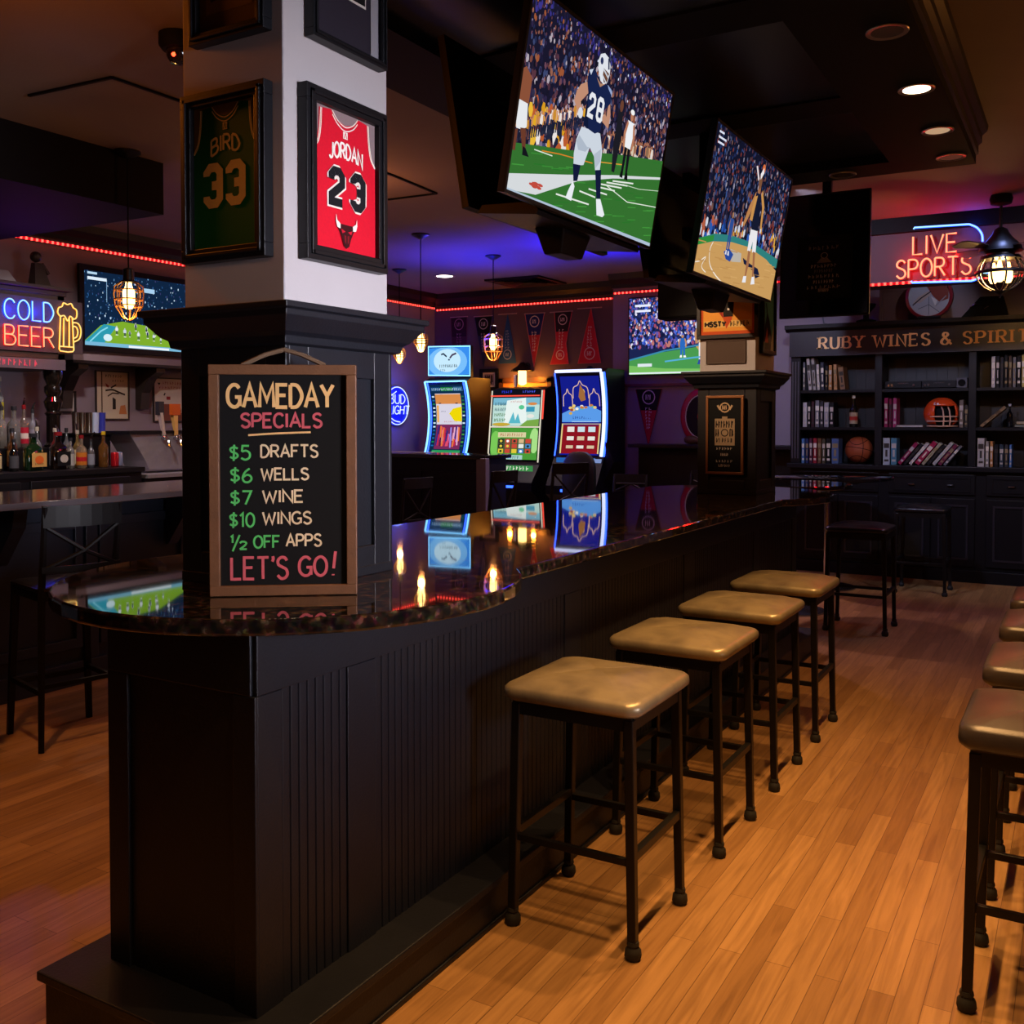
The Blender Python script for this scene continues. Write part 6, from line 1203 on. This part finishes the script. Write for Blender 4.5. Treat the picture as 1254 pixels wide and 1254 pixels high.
# ---------------------------------------------------------------- ceiling fan
o = thing('ceiling_fan', 'black ceiling fan with a glowing caged globe beside the sports sign', 'ceiling fan', (-.585, 8.6, CZ_))
MB().lathe([(.075, 0), (.085, -.03), (.075, -.07), (.02, -.085), (0, -.085)], n=22).build('canopy', VOID, o, True)
MB().tube([(0, 0, -.08), (0, 0, -.27)], .012, 8).build('downrod', METALB, o)
MB().lathe([(.02, -.25), (.05, -.27), (.06, -.3), (.11, -.36), (.15, -.40), (.16, -.44), (.1, -.455), (.1, -.47), (.14, -.475), (.15, -.5), (.12, -.51)], n=26).build('motor_housing', METALB, o, True)
for k in range(4):
    a = rad(229+90*k); M = Matrix.Rotation(a, 4, 'Z') @ Matrix.Rotation(rad(12), 4, 'X')
    b = MB().add([(x, y, -.41+dz) for dz in (0, .008) for x, y in [(.14, -.03), (.24, -.055), (.38, -.07), (.43, -.045), (.43, .045), (.38, .07), (.24, .055), (.14, .03)]], [tuple(range(7, -1, -1)), tuple(range(8, 16))]+[(i, (i+1) % 8, (i+1) % 8+8, i+8) for i in range(8)], Matrix.Rotation(a, 4, 'Z') @ Matrix.Translation((0, 0, -.41)) @ Matrix.Rotation(rad(12), 4, 'X') @ Matrix.Translation((0, 0, .41)))
    b.build('blade', mat('fan_blade', '#241a16', .45, var=.2), o)
c = MB(); CR, CZ2, RR = .17, -.60, .15
for k in range(10):
    a = 2*PI*k/10; c.tube([(CR*math.sin(t)*math.cos(a), CR*math.sin(t)*math.sin(a), CZ2+RR*math.cos(t)) for t in [rad(25+140*i/10) for i in range(11)]], .007, 5)
for z in (0,): c.tube([(CR*1.01*math.cos(2*PI*i/28), CR*1.01*math.sin(2*PI*i/28), CZ2+z) for i in range(28)], .014, 6, True)
c.lathe([(.09, CZ2+RR*.9), (.09, CZ2+RR*.97), (.0, CZ2+RR)], n=20).lathe([(.05, CZ2-RR*.98), (.05, CZ2-RR), (.012, CZ2-RR-.02), (.006, CZ2-RR-.05)], n=14)
c.build('light_cage', METALB, o, True)
for k in range(3):
    a = 2*PI*k/3+.5; MB().lathe([(.012, .08), (.02, .04), (.034, .0), (.034, -.05), (.02, -.08), (0, -.085)], (.06*math.cos(a), .06*math.sin(a), CZ2+.0), 12).build('bulb', WARMB, o, True)
light('POINT', 'fan_glow', (-.585, 8.6, CZ_-.6), 60, '#ffc070', .05)
# ---------------------------------------------------------------- pub tables
def pub_table(label, x, y, r, z):
    o = thing('pub_table', label, 'table', (x, y, 0), 0, 'round black pub tables by the bookcase')
    MB().lathe([(r*.98, z-.035), (r, z-.028), (r, z-.006), (r*.985, z), (0, z)], n=48).build('tabletop', mat('table_gloss', '#0e0e12', .08, coat=.8), o, True)
    MB().lathe([(.03, .03), (.03, z-.036)], n=14).build('post', CHROME, o, True); MB().lathe([(.12, z-.05), (.12, z-.036)], n=20).build('mounting_plate', METALB, o); MB().lathe([(.27, 0), (.27, .012), (.2, .022), (.06, .03), (.03, .06)], n=32).build('foot_disc', mat('dull_chrome', '#8c94a8', .25, metal=1.), o, True)
pub_table('round black pub table under the basketball shelf', -2.12, 9.65, .6, 1.07)
pub_table('round black pub table nearest the end of the granite counter', -2.1, 8.3, .47, 1.07)
# ================================================================ lamps and added fill lights
cam = bpy.data.cameras.new('camera'); co = bpy.data.objects.new('camera', cam); COL.objects.link(co); sc = bpy.context.scene; sc.camera = co
cam.sensor_width = 36; cam.lens = 36*FPX/1254; cam.shift_y = -80/1254; co.location = (0, 0, CAMZ); co.rotation_euler = (PI/2-PIT, 0, YAW); cam.clip_end = 60
w = bpy.data.worlds.new('dark_room'); sc.world = w; w.use_nodes = True; w.node_tree.nodes['Background'].inputs[0].default_value = (.004, .004, .006, 1)
WARM = '#ffbe76'
for i, (y, e) in enumerate(((.6, 55), (1.35, 75), (2.1, 130), (2.75, 135), (3.43, 135), (4.12, 128), (4.9, 85))):
    light('SPOT', 'soffit_downlight_%d' % i, (-.69, y, SZ-.02), e, WARM, .035, (0, 0, 0), 86, .6)
light('SPOT', 'left_downlight', (-6.55, 5.27, CZ_-.03), 50, '#ffe0c0', .06, (0, 0, 0), 110, .6)
light('SPOT', 'machine_downlight', (-6.75, 9.99, CZ_-.03), 50, '#ffe8d8', .06, (0, 0, 0), 120, .6)
light('SPOT', 'left_floor_lamp', (-3.6, 2.1, CZ_-.05), 120, '#ffb068', .05, (0, 0, 0), 70, .7)
light('SPOT', 'bottle_fill_spot', (-5.9, 4.3, 2.98), 130, '#fff0e8', .05, tgt=(-7.4, 5.3, 1.5), spot=75, blend=.6)  # added fill for the bottles; no fixture hangs here
light('SPOT', 'pillar_spot', (-2.62, 4.15, SZ-.03), 230, '#ffd4a8', .04, tgt=(-1.97, 6.14, 2.0), spot=30, blend=.8)
light('SPOT', 'bookcase_fill_spot', (-1.9, 7.6, CZ_-.03), 180, '#ccd4ff', .06, tgt=(-1.5, 10.7, 1.8), spot=80, blend=.7)  # pair of added cool fills to lift the shelves, no fixtures built
light('SPOT', 'bookcase_fill_spot', (.3, 7.4, CZ_-.03), 120, '#ccd4ff', .06, tgt=(-.2, 10.7, 1.5), spot=80, blend=.7)
light('SPOT', 'added_blue_uplight', (-4.1, 8.9, 2.6), 420, '#0c10ff', .1, (PI, 0, 0), 135, .8)  # added blue glow for the ceiling, floating clear of the machines
light('SPOT', 'added_blue_uplight', (-5.6, 9.0, 2.35), 230, '#1822ff', .1, (PI, 0, 0), 130, .8)
light('SPOT', 'bookcase_floor_fill', (-.5, 8.3, CZ_-.03), 55, '#9ab0ff', .06, (0, 0, 0), 75, .9)  # added bluish fill that turns the reddish floor grey
light('SPOT', 'rear_wall_fill', (-2.7, 9.0, CZ_-.03), 60, '#e8e2f4', .06, tgt=(-2.95, 11., 1.9), spot=50, blend=.8)  # extra fill put in to brighten the wall beside the bookcase
light('SPOT', 'emblem_fill', (-1.0, 9.7, CZ_-.03), 14, '#e0e4ff', .04, tgt=(-1.36, 10.66, 2.8), spot=50, blend=.7)  # small fill added behind the header to light the round sign
light('POINT', 'beer_sign_light', (-7.65, 10.3, 1.8), 22, '#2030ff', .1)
light('SPOT', 'ledge_fill', (-4.0, 9.6, CZ_-.03), 270, '#ffc8d4', .06, (rad(-25), 0, 0), 100, .7)  # added pinkish fill for the rear wall; no downlight is built there
light('SPOT', 'pennant_fill', (-6.0, 10.2, CZ_-.03), 210, '#ffd8d0', .06, (rad(-30), 0, 0), 110, .7)  # fill added to brighten the pennants, without a fitting of its own
for y in (4.76, 4.98):
    light('POINT', 'cold_sign_light', (-7.25, y, 2.47), 3.0, '#0830ff', .03); light('POINT', 'cold_sign_light', (-7.25, y, 2.27), 2.4, '#ff0c04', .03)
light('POINT', 'cold_sign_light', (-7.25, 5.26, 2.36), .9, '#ff8a10', .03)
for x in (-1.3, -1.0):
    light('POINT', 'sports_sign_light', (x, YH-.1, 2.86), 3.4, '#ff0c08', .04); light('POINT', 'sports_sign_light', (x, YH-.1, 3.0), 2.4, '#ff0c08', .04)
light('POINT', 'sports_sign_light', (-.82, YH-.1, 3.2), 2., '#1a50ff', .04); light('POINT', 'sports_sign_light', (-1.3, YH-.6, 3.0), 3, '#ff0a10', .05)
for x, z in ((-6.62, 2.16), (-6.26, 2.16), (-6.44, 2.02)): light('POINT', 'amber_lamp_light', (x, 11.34, z), 5, '#ff9a30', .03)
# added fills out of view: cool from the side, warm from the front
a_ = light('AREA', 'cool_side_fill', (2.8, 2.0, 1.7), 20, '#e2e0ec', 1.0, tgt=(-1.9, 2.25, 1.75), sy=1.0); a_.data.spread = rad(34)
light('SPOT', 'warm_front_fill', (.0, -1.2, 3.0), 75, '#ffb070', .06, tgt=(-1.9, 2.0, 1.7), spot=25, blend=.8)
light('POINT', 'ceiling_wash', (-3.4, 1.8, 2.9), 30, '#ff8420', .1); light('POINT', 'ceiling_wash', (.9, 6.2, 2.9), 20, '#ffa048', .15)
light('POINT', 'ceiling_wash', (-4.6, 5.6, 2.95), 12, '#ff9a60', .1)
vs_ = sc.view_settings; vs_.view_transform = 'Standard'; vs_.look = 'None'; vs_.exposure = 0; vs_.gamma = 1; vs_.use_curve_mapping = False
